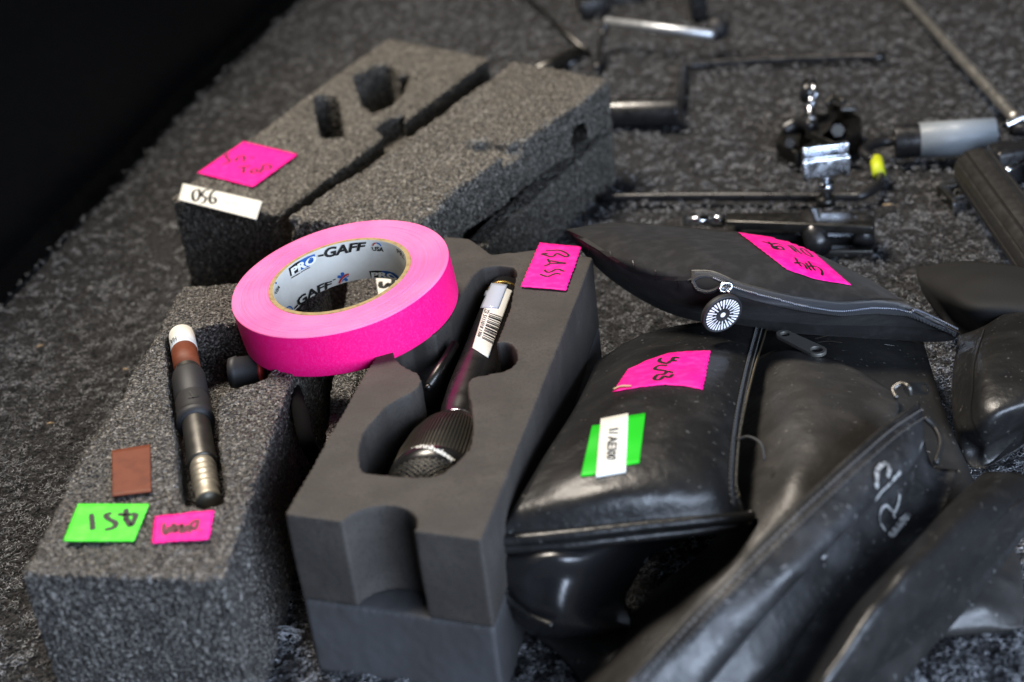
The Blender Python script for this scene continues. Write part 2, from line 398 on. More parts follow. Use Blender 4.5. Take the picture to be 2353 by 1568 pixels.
o = bpy.data.objects.new('carpet_pile', me); COL.objects.link(o)
tag(o, 'curly dark grey felt fibres of the carpet under everything', 'carpet pile', kind='stuff')

# black drape standing along the left edge of the carpet
mb = MB(); base = crom([(-.62, .30), (-.47, .75), (-.398, 1.047), (-.335, 1.5), (-.2588, 1.95), (-.16, 2.4), (.1, 3.2), (.4, 4.4)], 14)
n = len(base); vs = []
for k, z in enumerate((0, .05, .15, .35, .62)):
    for i, p in enumerate(base):
        w = .006*math.sin(i*.55+k*.3)*(.3+z) - (.02 if k else 0); vs.append((p[0]+w-.03*(z > .1), p[1], z))
mb.add(vs, [[k*n+i, k*n+i+1, (k+1)*n+i+1, (k+1)*n+i] for k in range(4) for i in range(n-1)])
o = mb.build('drape', M['drape'], None, True); s = o.modifiers.new('t', 'SOLIDIFY'); s.thickness = .01; s.offset = 1
tag(o, 'black cloth drape standing along the left edge of the carpet', 'drape')

# ================================================================== FOAM BLOCKS
A8 = cr(.3418, 0, 0)
# --- left coarse block with the slim microphone
ZL = .081
t = thing('foam_block', W(300, 1000, 0), 'coarse grey foam block nearest the left, holding the slim microphone', 'foam block'); FL = t
outline = [(50, 1318), (290, 1326), (512, 1330), (560, 1180), (606, 1050), (648, 925), (700, 800), (755, 648), (650, 640), (560, 650), (470, 655), (420, 657), (392, 700), (364, 762), (330, 812), (298, 862), (284, 905), (240, 962), (205, 1012), (130, 1160)]
slot = [(376, 775), (392, 752), (452, 756), (500, 742), (552, 740), (640, 745), (650, 800), (608, 868), (560, 884), (520, 900), (498, 915), (500, 1000), (512, 1090), (516, 1158), (470, 1168), (428, 1160), (414, 1140), (403, 1050), (392, 927), (384, 859)]
cut = [tmp(prism_bm(top2(slot, ZL), ZL-.034, ZL+.03))]
o1 = foam('foam_body', t, top2(outline, ZL), 0, ZL, cut, M['foam'], .0016, .0011, 330, smooth_it=1, wave=.002)
ps = plane_surf(ZL, .0014)
c4 = cr(.3418, 0, 517); c6 = cr(.3418, 0, 1032)
s = sticker('brown_sticker', t, c4((752, 1520), (1010, 1478)), c6((755, 322), (1018, 290)), ps, M['brown'])
s = sticker('green_sticker', t, c6((525, 372), (1005, 372)), c6((425, 622), (900, 622)), ps, M['green'], ragged=1)
strokes('writing', s, [c6((615, 440), (622, 500), (625, 550)), c6((752, 435), (712, 452), (735, 478), (778, 502), (768, 532), (705, 550)), c6((795, 442), (850, 448), (915, 440)), c6((848, 408), (850, 445), (845, 490)), c6((918, 438), (905, 480), (878, 522), (856, 480), (850, 470))], ps, 6.5, M['ink'])
s = sticker('pink_sticker', t, c6((1040, 458), (1240, 432), (1440, 412)), c6((1022, 636), (1200, 622), (1405, 610)), ps, M['pinklabel'], ragged=3)
strokes('writing', s, [c6((1105, 505), (1103, 560), (1122, 575), (1138, 525)), c6((1150, 570), (1168, 510), (1182, 565), (1195, 515)), c6((1215, 575), (1222, 512), (1240, 565), (1262, 515)), c6((1275, 570), (1290, 505), (1332, 488), (1312, 545), (1285, 530)), c6((1345, 548), (1350, 552))], ps, 4.5, M['redink'])

# --- smooth block with the bass drum microphone
ZM = .088
t = thing('foam_block', W(950, 1000, 0), 'smooth dark foam block with a pocket for the large handheld microphone', 'foam block'); FM = t
out = [(655, 1183), (880, 1212), (1106, 1242), (1180, 1060), (1262, 850), (1330, 680), (1362, 592), (1235, 575), (1130, 585), (1080, 548), (1022, 543), (900, 750), (780, 960)]
c5 = cr(.3418, 632, 488)
pocket = [(1110, 616), (1145, 611), (1179, 614), (1187, 626), (1182, 650), (1172, 710), (1158, 750), (1141, 789), (1158, 786), (1175, 791), (1186, 804), (1190, 820), (1186, 834), (1175, 845), (1160, 853), (1145, 857), (1110, 862), (1087, 868), (1077, 876), (1073, 888), (1076, 906), (1083, 928), (1087, 973), (1084, 1010), (1076, 1034), (1046, 1066), (1019, 1086), (997, 1094), (950, 1096), (900, 1092), (838, 1084), (828, 1070), (826, 1030), (836, 996), (851, 975), (888, 935), (920, 915), (945, 903), (962, 890), (970, 874), (962, 856), (945, 848), (925, 838), (908, 820), (905, 800), (915, 782), (940, 770), (975, 772), (1000, 770), (1035, 735), (1060, 680), (1087, 635)]
cut = [tmp(prism_bm(top2(pocket, ZM), ZM-.064, ZM+.03))]
ca = W(786, 1200, ZM); cb = W(952, 1221, ZM); cm = (ca+cb)/2; dv = (cb-ca).normalized(); nv_ = Vector((-dv.y, dv.x, 0))
cc_ = cm - nv_*.001
cut.append(cyl_tmp((cc_.x, cc_.y, .0415), (cc_.x, cc_.y, ZM+.02), (cb-ca).length*.5))
o = foam('foam_body', t, top2(out, ZM), .0425, ZM, cut, M['smooth'], .0011, .00012, 200, smooth_it=3, wave=.0009); MBODY = o
o = foam('base_layer', t, [p for p in top2(out, ZM)], 0, .0421, [tmp(prism_bm(top2(pocket, ZM), .023, ZM))], M['smoothlow'], .0016, .0002, 200, smooth_it=2, wave=.0012)
pm = plane_surf(ZM, .0008)
s = sticker('pink_sticker', t, c5((1780, 207), (2062, 235)), c5((1652, 502), (1955, 527)), pm, M['pinklabel'], ragged=1.6, nv=24)
cB = cr(.08061, 1189.1, 551.5)
strokes('writing', s, [cB((800, 328), (1000, 322), (1180, 312), (1330, 362), (1440, 430), (1450, 485), (1360, 495), (1260, 455), (1150, 410), (1080, 430), (1040, 480), (940, 495), (820, 460), (700, 422), (780, 405), (860, 415)),
    cB((870, 560), (890, 620), (930, 665)), cB((930, 610), (1150, 650), (1400, 685)), cB((1380, 690), (1100, 690), (950, 690), (850, 735), (760, 760)),
    cB((780, 865), (810, 920), (880, 945), (980, 920), (1080, 865), (1180, 858), (1260, 890), (1340, 920)), cB((650, 998), (750, 1040), (870, 1060), (980, 1020), (1080, 980), (1150, 980), (1235, 1000))], pm, 2.9, M['ink'])

# --- low coarse block squeezed between the two, under the tape roll
t = thing('foam_block', W(800, 900, 0), 'low coarse foam block wedged under the tape roll, beside the smooth block', 'foam block')
ZC = .058
foam('foam_body', t, top2([(742, 1050), (850, 1050), (1010, 700), (985, 610), (800, 620)], ZC), 0, ZC, [cyl_tmp(W(790, 1060, ZC), W(900, 640, ZC), .0055)], M['foam'], .0018, .0011, 330, smooth_it=1, wave=.0015)
pz = plane_surf(ZC, .0022); cz = cr(.1709, 603.2, 517)
s = sticker('white_sticker', t, cz((1520, 690), (1850, 700)), cz((1560, 960), (1850, 900)), pz, M['white'])
strokes('writing', s, [cz((1760, 735), (1755, 800), (1715, 835), (1690, 800), (1640, 850), (1590, 830), (1590, 770))], pz, 5.5, M['ink'])

# --- back pair of sponge blocks
ZB = .078
t = thing('foam_block', W(700, 350, 0), 'speckled foam block at the back left with pink sticker and white number strip', 'foam block')
blk = [(392, 456), (640, 492), (840, 345), (985, 237), (1122, 134), (1010, 110), (893, 88), (740, 195), (640, 270), (500, 372)]
h1 = [(808, 171), (835, 163), (860, 150), (894, 144), (908, 161), (914, 174), (942, 164), (938, 181), (925, 215), (897, 243), (856, 260), (832, 239), (820, 205)]
h2 = [(718, 222), (745, 216), (776, 219), (784, 260), (793, 314), (738, 318), (728, 273)]
h3 = [(860, 292), (895, 268), (935, 262), (920, 290), (885, 318)]
foam('foam_body', t, top2(blk, ZB), 0, ZB, [tmp(prism_bm(top2(h, ZB), ZB-.055, ZB+.03)) for h in (h1, h2)]+[tmp(prism_bm(top2(h3, ZB), ZB-.02, ZB+.03))], M['foamback'], .0022, .0014, 260, smooth_it=1, wave=.001)
pb = plane_surf(ZB, .0018)
s = sticker('pink_sticker', t, A8((1640, 953), (2003, 1040)), A8((1327, 1165), (1700, 1260)), pb, M['pinklabel'], ragged=1)
strokes('writing', s, [A8((1548, 1040), (1518, 1048), (1528, 1068), (1546, 1086), (1522, 1102), (1490, 1110)), A8((1583, 1090), (1600, 1062), (1632, 1052), (1645, 1068), (1636, 1092)), A8((1692, 1062), (1700, 1068)),
    A8((1598, 1128), (1640, 1126), (1685, 1122)), A8((1642, 1126), (1640, 1148), (1636, 1168)), A8((1690, 1148), (1720, 1140), (1730, 1155), (1705, 1170), (1686, 1160), (1692, 1146)), A8((1745, 1170), (1762, 1140), (1775, 1112), (1815, 1115), (1818, 1138), (1768, 1145))], pb, 3.0, M['ink'])
s = sticker('number_strip', t, A8((1230, 1235), (1765, 1355)), A8((1200, 1345), (1725, 1480)), pb, M['white'])
strokes('writing', s, [A8((1322, 1278), (1298, 1300), (1300, 1345), (1322, 1355), (1342, 1322), (1340, 1285), (1322, 1278)), A8((1410, 1282), (1378, 1284), (1358, 1318), (1385, 1335), (1372, 1365), (1345, 1372)), A8((1446, 1280), (1418, 1310), (1410, 1350), (1430, 1374), (1452, 1356), (1440, 1334), (1414, 1340))], pb, 3.3, M['ink'])
lettering('writing', s, 'DAVID', A8((1500, 1352), (1610, 1362)), A8((1500, 1380), (1610, 1390)), pb, mat('faded_print', (.5, .5, .45), .6), off=.0004)

ZR = .090
t = thing('foam_block', W(1150, 350, 0), 'torn speckled foam block at the back, split open along its right side', 'foam block'); FR = t
toppoly = [(660, 498), (800, 512), (940, 522), (1012, 528), (1135, 395), (1260, 295), (1400, 182), (1290, 160), (1180, 140), (1010, 264), (850, 377)]
up = [(640, 600), (1040, 620), (940, 508), (1000, 478), (1037, 441), (1060, 424), (1095, 400), (1123, 380), (1165, 356), (1072, 338), (1085, 322), (1123, 318), (1174, 332), (1202, 318), (1239, 294), (1262, 280), (1290, 262), (1330, 226), (1500, 330), (1200, 620)]
pit = [(1074, 338), (1085, 324), (1123, 318), (1165, 332), (1200, 318), (1205, 352), (1150, 358), (1102, 346)]
tear = [(1600, 330), (1345, 228), (1300, 256), (1262, 283), (1239, 298), (1205, 322), (1180, 340), (1160, 352), (1140, 370), (1120, 384), (1095, 402), (1060, 424), (1037, 443), (1002, 482), (960, 512), (960, 700), (1400, 700)]
# upper lip removed down to the cavity, cavity running along the side
p0 = W(960, 600, .048); p1 = W(1265, 318, .050)
c2 = cyl_tmp(W(900, 640, .045), W(1262, 318, .05), .023)
c1 = tmp(prism_bm([p.xy for p in [W(x, y, ZR) for x, y in tear]], .050, ZR+.03)); c5_ = tmp(prism_bm(top2(pit, ZR), ZR-.009, ZR+.03))
a0 = W(1020, 560, .05); a1 = W(1312, 290, .05); dd = (a1-a0).normalized(); sd = Vector((dd.y, -dd.x, 0)).normalized()
mb = MB(); mb.box((a0+a1)/2+sd*.02, (a1-a0)/2*.95, sd*.055, (0, 0, .0035)); c3 = mb.build('cut', M['ink'])
bm = bmesh.new(); bm.from_mesh(c3.data); bmesh.ops.recalc_face_normals(bm, faces=bm.faces); bm.to_mesh(c3.data); bm.free()
c4_ = cyl_tmp(W(1292, 285, .062)+Vector((0, 0, 0)), W(1350, 330, .062), .011)
foam('foam_body', t, top2(toppoly, ZR), 0, ZR, [c1, c2, c3, c4_, c5_], M['foamback'], .0022, .0018, 220, smooth_it=1, wave=.001)

# ================================================================== MICROPHONES
MS = 1.0
def lathe(mb, A, B, prof, seg=40):
    A, B = Vector(A), Vector(B)
    mb.tube([A.lerp(B, p[0]) for p in prof], [max(p[1]*MS, .0002) for p in prof], seg)
# slim microphone in the left block
A = W(418, 772, .077); B = W(480, 1156, .066)
t = thing('microphone', (A+B)/2-Vector((0, 0, .02)), 'slim gunmetal microphone with white and brown bands in the left foam block', 'microphone')
L = (B-A).length; r = .0074
mb = MB(); lathe(mb, A, B, [(.0, .003), (.003, r*.96), (.02, r), (.5, r), (.8, r), (.805, r*.9)]); body = mb.build('barrel', M['micmetal'], t, True); bevel(body, .0004, 2)
mb = MB(); lathe(mb, A, B, [(-.002, r*.85), (.0, r*1.02), (.115, r*1.03), (.116, r*.9)]); w_ = mb.build('white_band', M['white'], t, True)
lettering('writing', w_, 'HAYN', c4((1112, 800), (1190, 755)), c4((1118, 830), (1192, 782)), mesh_surf([w_]), M['ink'], bold=.02, flip=True)
mb = MB(); lathe(mb, A, B, [(.105, r*.9), (.106, r*1.015), (.25, r*1.015), (.251, r*.9)]); mb.build('brown_band', M['brown'], t, True)
sb = mesh_surf([body])
o = sticker('barcode_sticker', t, c4((1232, 950), (1290, 955), (1345, 985)), c4((1238, 1000), (1290, 1000), (1345, 1010)), sb, M['white'], nu=12, nv=4)
mb = MB(); lathe(mb, A, B, [(.285, r*1.0), (.287, r*1.22), (.30, r*1.27), (.43, r*1.27), (.435, r*1.2), (.445, r*1.2), (.452, r*1.27), (.53, r*1.27), (.555, r*1.36), (.575, r*1.36), (.582, r*1.0)], 48)
ring = mb.build('clip_collar', M['rubber'], t, True)
strokes('emblem', ring, [c4((1275, 1125), (1300, 1165)), c4((1265, 1165), (1300, 1160), (1338, 1150)), c4((1215, 1230), (1270, 1205), (1340, 1195))], mesh_surf([ring]), 2.2, M['ink'], off=.0003)
mb = MB(); pr = [(.80, r*.5), (.801, r*.82)]
for k in range(5): pr += [(.815+k*.028, r*.84), (.822+k*.028, r*.90), (.832+k*.028, r*.90), (.838+k*.028, r*.80)]
pr += [(.96, r*.78), (.985, r*.84), (1.0, r*.84), (1.001, .001)]
lathe(mb, A, B, pr); mb.build('threaded_end', mat('pale_brass', (.36, .33, .27), .5, metal=.8, rvary=(150, .45, .6)), t, True)
# black cap lying beside it in the pocket
A2 = W(528, 858, .070); B2 = W(600, 850, .070)
t = thing('cap', (A2+B2)/2-Vector((0, 0, .015)), 'short black rubber cap in the pocket between slim microphone and pink tape roll', 'cap')
mb = MB(); lathe(mb, A2, B2, [(0, .006), (.02, .0085), (.25, .0095), (.27, .0088), (1, .0088)]); mb.build('cap_body', M['rubber'], t, True)
o = MB(); o.tube([B2-(B2-A2)*.02, B2+(B2-A2)*.08], .0089, 24); o.build('cap_ring', M['redprint'], t, True)
# matte black strip put in as the dark of the gap between the blocks
t = thing('dark_gap_strip', W(720, 1000, .03), 'matte black strip darkening the gap between left and smooth foam blocks', 'dark_gap_strip')
mb = MB(); mb.tube([Vector(p) for p in crom([W(672, 890, .068), W(690, 950, .07), W(705, 1010, .065), W(730, 1060, .05), W(748, 1090, .03)], 8)], .0042, 14); mb.build('dark_strip', M['drape'], t, True)

# large microphone
MS = 1.06; A = Vector((.0000, .778, .0735)); B = Vector((-.0494, .5596, .0605))
t = thing('microphone', (A+B)/2-Vector((0, 0, .03)), 'large black handheld microphone with ridged grille lying in the smooth foam block', 'microphone')
mb = MB(); lathe(mb, A, B, [(-.01, .004), (-.005, .0096), (.05, .0101), (.3, .0113), (.5, .0120), (.59, .0116), (.635, .0106), (.655, .0102), (.665, .0105)], 56); body = mb.build('barrel', M['mic'], t, True)
mb = MB(); lathe(mb, A, B, [(.028, .0095), (.029, .01045), (.034, .01045), (.035, .0095)], 56); mb.build('gold_ring', mat('gold_ring', (.5, .33, .08), .35, metal=.9), t, True)
mb = MB(); lathe(mb, A, B, [(.648, .0098), (.649, .0107), (.657, .0107), (.658, .0098)], 56); mb.build('neck_ring', M['chrome'], t, True)
# ridged cone
ax = (B-A).normalized(); a_ = ax.cross(Vector((0, 0, 1))).normalized(); b_ = ax.cross(a_)
def revol(prof, seg, ridge):
    vs = []
    for tt, rr, amp in prof:
        for k in range(seg):
            q = 2*math.pi*k/seg; R_ = (rr + amp*ridge(k))*MS
            vs.append(A.lerp(B, tt)+(a_*math.cos(q)+b_*math.sin(q))*R_)
    n = len(prof); fs = [[i*seg+k, i*seg+(k+1) % seg, (i+1)*seg+(k+1) % seg, (i+1)*seg+k] for i in range(n-1) for k in range(seg)]
    return vs, fs
vs, fs = revol([(.657, .0100, 0), (.68, .0138, .0002), (.715, .0175, .0004), (.76, .0203, .0005), (.82, .0220, .0005), (.875, .0226, .0003), (.887, .0226, 0)], 84*4, lambda k: 1 if k % 4 < 2 else -1)
mb = MB(); mb.add(vs, fs); cone = mb.build('ridged_basket', M['grille'], t, False)
vs, fs = revol([(.884, .0215, 0), (.885, .0231, 0), (.895, .0232, 0), (.926, .0230, 0), (.93, .0215, 0)], 96, lambda k: 0)
mb = MB(); mb.add(vs, fs); band = mb.build('band', M['mic'], t, True)
tp = crom(cr(.3774, 574, 977)((905, 122), (960, 110), (1080, 122), (1180, 160), (1250, 212)), 5); bt = crom(cr(.3774, 574, 977)((905, 160), (960, 150), (1075, 150), (1170, 190), (1240, 236)), 5)
sfb = mesh_surf([band])
lettering('writing', band, '/// sennheiser', [tuple(p) for p in tp], [tuple(p) for p in bt], sfb, M['white'], off=.0003, bold=.03)
gp = [(.927, .0219, 0), (.945, .0213, 0), (.965, .0195, 0), (.985, .0158, 0), (1.0, .009, 0), (1.006, .001, 0)]
vs, fs = revol(gp, 84, lambda k: 0)
mb = MB(); mb.add(vs, fs); mb.build('grille_core', M['rubber'], t, True)
mb = MB()
for s_ in (-1, 1):
    for k in range(46):
        pl = []
        for j in range(16):
            f = j/15; tt = .928+.072*f; rr = np.interp(tt, [.928, .945, .965, .985, 1.0], [.0224, .0218, .0200, .0163, .0095])
            q = 2*math.pi*k/46+s_*f*.9; pl.append(A.lerp(B, tt)+(a_*math.cos(q)+b_*math.sin(q))*(rr+.0002*(-1)**j)*MS)
        mb.tube(pl, .00045, 5, cap=False)
mb.build('wire_mesh', M['grille'], t, True)
sb = mesh_surf([body])
s = sticker('barcode_sticker', t, c5((1455, 500), (1530, 505), (1592, 535)), c5((1328, 918), (1370, 945), (1430, 985)), sb, M['white'], nu=14, nv=30)
mb = []
g = ruled(c5((1440, 500), (1592, 535)), c5((1326, 918), (1430, 985)))
random.seed(3); y = .40
bars = []
while y < .80:
    w_ = random.choice((.008, .008, .014, .02)); bars.append((y, w_)); y += w_+random.choice((.009, .012, .02))
vs = []; fs = []
for y, w_ in bars:
    gg = [[sb(*g(.36+.60*i/6, y+.04*(i/6)*0+w_*j)) for i in range(7)] for j in (0, 1)]
    if any(h is None for r_ in gg for h in r_): continue
    b0 = len(vs)
    for r_ in gg: vs += [h[0]+h[1]*.0006 for h in r_]
    fs += [[b0+i, b0+i+1, b0+8+i, b0+7+i] for i in range(6)]
obj('barcode', vs, fs, M['ink'], s)
lettering('writing', s, '5111018 1306', [g(.30, .45), g(.30, .80)], [g(.12, .45), g(.12, .80)], sb, M['ink'], off=.0006, bold=.01)
lettering('writing', s, 'Z2X', [g(.34, .36), g(.34, .43)], [g(.12, .36), g(.12, .43)], sb, M['ink'], off=.0006, bold=.01)
sticker('clear_tape', t, c5((1450, 482), (1560, 498)), c5((1375, 650), (1500, 655)), sb, M['clear'], nu=10, nv=10, thick=.0006)
# spare black tube in the pocket, left of the barrel
A2 = W(1045, 792, .079); B2 = W(985, 888, .075)
t = thing('rod', (A2+B2)/2-Vector((0, 0, .01)), 'thin black rod with a bright tip in the pocket left of the large microphone', 'rod')
mb = MB(); mb.tube([A2, B2], .0026, 18); mb.build('shaft', M['darkmetal'], t, True)
mb = MB(); mb.tube([B2, B2+(B2-A2).normalized()*.002], .0016, 18); mb.build('tip', M['micmetal'], t, True)

# ================================================================== TAPE ROLL
TC = Vector((-0.0917, 0.7406, 0.1128)); TN = Vector((-.0916, -.1054, .9902)).normalized(); TT = .026
t = thing('tape_roll', TC-TN*TT, 'bright pink roll of cloth tape with printed white core resting on the foam blocks', 'tape roll')
t.rotation_euler = TN.to_track_quat('Z', 'Y').to_euler()
def ring(name, prof, mats, parent, seg=160, noisy=0.):
    vs = []; fs = []; fm = []; n = len(prof)
    for k in range(seg):
        q = 2*math.pi*k/seg
        for i, (rr, z, _) in enumerate(prof):
            dz = noisy*noise.noise(Vector((rr*900, math.cos(q)*1.5, math.sin(q)*1.5))) if z > .02 or z < .002 else 0
            vs.append((rr*math.cos(q), rr*math.sin(q), z+dz))
    for k in range(seg):
        for i in range(n):
            j = (i+1) % n; fs.append([k*n+i, ((k+1) % seg)*n+i, ((k+1) % seg)*n+j, k*n+j][::-1]); fm.append(prof[i][2])
    me = bpy.data.meshes.new(name); me.from_pydata(vs, [], fs)
    for mm in mats: me.materials.append(mm)
    me.polygons.foreach_set('material_index', fm); me.polygons.foreach_set('use_smooth', [True]*len(fs)); me.update()
    bm = bmesh.new(); bm.from_mesh(me); bmesh.ops.recalc_face_normals(bm, faces=bm.faces)
    for e in bm.edges:
        if len(e.link_faces) == 2 and e.calc_face_angle(0) > .5: e.smooth = False
    bm.to_mesh(me); bm.free()
    o = bpy.data.objects.new(name, me); COL.objects.link(o); o.parent = parent; return o
RI, RC, RO_ = .0383, .0413, .0627
prof = [(RO_, .0006, 0), (RO_+.0001, .006, 0), (RO_+.0001, .020, 0), (RO_, TT-.0006, 1), (RO_-.0005, TT, 1)]
nr = 60
prof += [(RO_-.0005-(RO_-.0005-RC)*k/nr, TT, 1) for k in range(1, nr)]
prof += [(RC, TT, 1), (RC, 0, 1)] + [(RC+(RO_-RC)*k/12, 0, 1) for k in range(1, 12)] + [(RO_-.0005, 0, 0)]
ring('tape_windings', prof, [M['pink'], M['pinkedge']], t, 200, .00035)
core = ring('core', [(RC-.00005, .0002, 0), (RC-.00005, TT-.0002, 0), (RC-.0002, TT+.0003, 0), (RI+.0003, TT+.0003, 1), (RI, TT-.0004, 1), (RI, .0002, 0)], [M['card'], M['paper']], t, 160)
bpy.context.view_layer.update()
# lettering on the inside of the core, laid in world space then moved into the roll's own frame
mw = core.matrix_world.copy(); vs = [mw @ v.co for v in core.data.vertices]; fsx = [list(p.vertices) for p in core.data.polygons if p.material_index == 1 and abs(p.normal.z) < .5]
tree = BVHTree.FromPolygons(vs, fsx)
far = lambda c: (c-TC).dot(Vector((rayd(800, 650).x, rayd(800, 650).y, 0))) > -.036
def score(x, y):
    d = rayd(x, y); st = CC
    for _ in range(4):
        co, n, i, ds = tree.ray_cast(st, d)
        if co is None: return None
        inward = (TC-co); inward -= TN*inward.dot(TN)
        if inward.dot(d) < 0: return co+inward.normalized()*.0003, inward.normalized()
        st = co+d*.0005
    return None
def recore(o):
    im = mw.inverted(); off = rootloc(core)
    for v in o.data.vertices: v.co = im @ (v.co+off)
    o.data.update(); return o
def L2(txt, top, bot, mt, **k): return recore(lettering('print', core, txt, top, bot, score, mt, **k))
def S2(polys, w, mt, off=.0003): return recore(strokes('print', core, polys, score, w, mt, off=off))
def fillp(top, bot, mt, off=.0001, nu=16, nv=6):
    o = sticker('print', core, top, bot, score, mt, nu=nu, nv=nv, thick=.0001); o.modifiers.clear(); return recore(o)
L2('-GAFF', cz((735, 350), (850, 305), (1050, 262), (1250, 232), (1405, 222)), cz((745, 450), (870, 437), (1060, 392), (1230, 352), (1400, 330)), M['ink'], bold=.035, shear=.15)
fillp(cz((345, 590), (430, 520), (500, 478)), cz((372, 692), (440, 650), (510, 608)), M['ink'])
fillp(cz((490, 484), (600, 425), (700, 390)), cz((505, 610), (610, 565), (715, 480)), M['blueink'])
L2('PRO', cz((365, 590), (500, 498), (715, 392)), cz((385, 680), (510, 600), (720, 500)), M['white'], bold=.05, off=.0005)
S2([cz((620, 455), (650, 440), (670, 458), (655, 485), (625, 490), (618, 462))], 2.2, M['blueink'], off=.0007)
S2([cz((378, 716), (440, 680), (500, 645))], 1.6, M['ink']); S2([cz((505, 640), (570, 600), (635, 568))], 1.2, M['ink'])
L2('USA', cz((1475, 290), (1560, 286), (1645, 296)), cz((1492, 342), (1560, 345), (1640, 356)), M['ink'], bold=.03)
S2([cz((1540, 238), (1575, 250), (1605, 280))], 3.2, M['blueink']); S2([cz((1530, 238), (1500, 255), (1490, 280))], 2.2, M['redprint'])
L2('PRO', cz((1815, 310), (1880, 350), (1950, 430)), cz((1830, 370), (1890, 430), (1955, 500)), M['ink'], bold=.03)
L2('-GAFF', cz((390, 1095), (440, 1000), (570, 900), (690, 830), (820, 772), (930, 745)), cz((420, 1150), (480, 1105), (600, 1010), (720, 925), (850, 862), (945, 815)), M['ink'], bold=.035, shear=.15)
st = []
for k in range(5):
    q = math.radians(-100+k*72); q2 = math.radians(-100+k*72+144)
    st.append(cz((1085+78*math.cos(q), 700+78*math.sin(q)*.85), (1085, 700)))
S2(st, 6.0, M['blueink'])
S2([cz((1030, 782), (1060, 725), (1105, 680), (1162, 652))], 4.2, M['redprint'], off=.0006); S2([cz((1042, 775), (1072, 728), (1110, 692), (1160, 665))], .7, M['white'], off=.0008)
S2([cz((940, 742), (985, 722))], 1.5, M['ink'])
fillp(cz((1435, 618), (1520, 612), (1600, 614)), cz((1462, 706), (1530, 702), (1610, 700)), M['ink'])
fillp(cz((1600, 614), (1700, 622), (1775, 645), (1835, 700)), cz((1610, 700), (1690, 702), (1760, 715), (1825, 735)), M['blueink'])
L2('PRO', cz((1465, 632), (1600, 628), (1720, 640), (1825, 705)), cz((1475, 706), (1600, 694), (1710, 700), (1818, 730)), M['white'], bold=.04, off=.0005)
S2([cz((310, 1165), (315, 1125), (350, 1100), (388, 1120), (392, 1165))], 2.2, M['blueink']); S2([cz((335, 1160), (345, 1135), (368, 1140))], 1.6, M['blueink'])
L2('USA', cz((150, 905), (175, 860), (212, 800)), cz((165, 945), (190, 905), (218, 850)), M['ink'], bold=.03)
S2([cz((165, 790), (180, 780))], 3, M['blueink'])

# ================================================================== POUCHES (lowest first)
# flat grey-black pouch at the bottom of the heap
t = thing('pouch', W(1980, 980, 0), 'flat dull black pouch at the bottom of the heap, with a large zip pull', 'pouch')
b, S = pouch('pouch_body', t, [[(1715, 745, .036), (1900, 722, .043), (2108, 738, .034)], [(1715, 870, .044), (1940, 850, .05), (2150, 880, .036)], [(1720, 1000, .044), (1990, 1000, .05), (2192, 1000, .032)], [(1790, 1150, .038), (2040, 1130, .042), (2240, 1110, .026)], [(1790, 1300, .018), (2060, 1270, .022), (2270, 1225, .014)]], M['leather_matt'], thick=.03)
sf = mesh_surf([b], .001)
pp = [sf(*p)[0] for p in ((1800, 775), (1885, 812))]
d = (pp[1]-pp[0]); L = d.length; d.normalize(); n = Vector((0, 0, 1)); sd = d.cross(n).normalized()
def pullshape(name, parent, c, d, n, L, w, th, mt, hole=True):
    """long zip pull: plate with rounded ends, an eye at one end and a recessed round at the other"""
    sd = d.cross(n).normalized(); bm = bmesh.new(); outer = []
    for k in range(24):
        q = math.pi/2+math.pi*k/23; outer.append((math.cos(q)*w*.42+ w*.42, math.sin(q)*w*.42))
    for k in range(24):
        q = -math.pi/2+math.pi*k/23; outer.append((L-w*.5+math.cos(q)*w*.5, math.sin(q)*w*.5))
    def ringpts(cx, r, k=20): return [(cx+math.cos(2*math.pi*i/k)*r, math.sin(2*math.pi*i/k)*r) for i in range(k)]
    cu = bpy.data.curves.new('c', 'CURVE'); cu.dimensions = '2D'; cu.fill_mode = 'BOTH'; cu.extrude = th/2; cu.bevel_depth = th*.3; cu.bevel_resolution = 2; cu.offset = -th*.3
    for pts in [outer]+([ringpts(w*.5, w*.24), ringpts(L-w*.52, w*.30)] if hole else []):
        sp = cu.splines.new('POLY'); sp.points.add(len(pts)-1); sp.use_cyclic_u = True
        for p_, q_ in zip(sp.points, pts): p_.co = (q_[0], q_[1], 0, 1)
    co = bpy.data.objects.new('c', cu); COL.objects.link(co); bpy.context.view_layer.update()
    me = bpy.data.meshes.new_from_object(co.evaluated_get(bpy.context.evaluated_depsgraph_get())); bpy.data.objects.remove(co)
    vs = [c+d*v.co.x+sd*v.co.y+n*v.co.z for v in me.vertices]
    return obj(name, vs, [list(p.vertices) for p in me.polygons], mt, parent)
pull = pullshape('zip_pull', t, W(1788, 764, .0565), (W(1893, 815, .0545)-W(1788, 764, .0565)).normalized(), Vector((0, 0, 1)), (W(1893, 815, .0545)-W(1788, 764, .0565)).length, .0105, .0014, mat('pull_metal', (.16, .155, .14), .5, metal=.7, bumps=(('noise', 500, .3, .0005),)))
strokes('scuff', t, [cr(.3418, 1264, 488)((1780, 865), (1860, 845), (1950, 840))], sf, 3, M['dust'], off=.0002)
strokes('scuff', t, [cr(.3418, 1264, 488)((1800, 890), (1870, 880), (1960, 890))], sf, 3, M['dust'], off=.0002)
strokes('scuff', t, [cr(.3418, 1264, 488)((1880, 1015), (1912, 1020)), cr(.606/1.7408, 1893.3, 488.3)((398, 885), (462, 893))], sf, 2, M['chalk'], off=.0002)

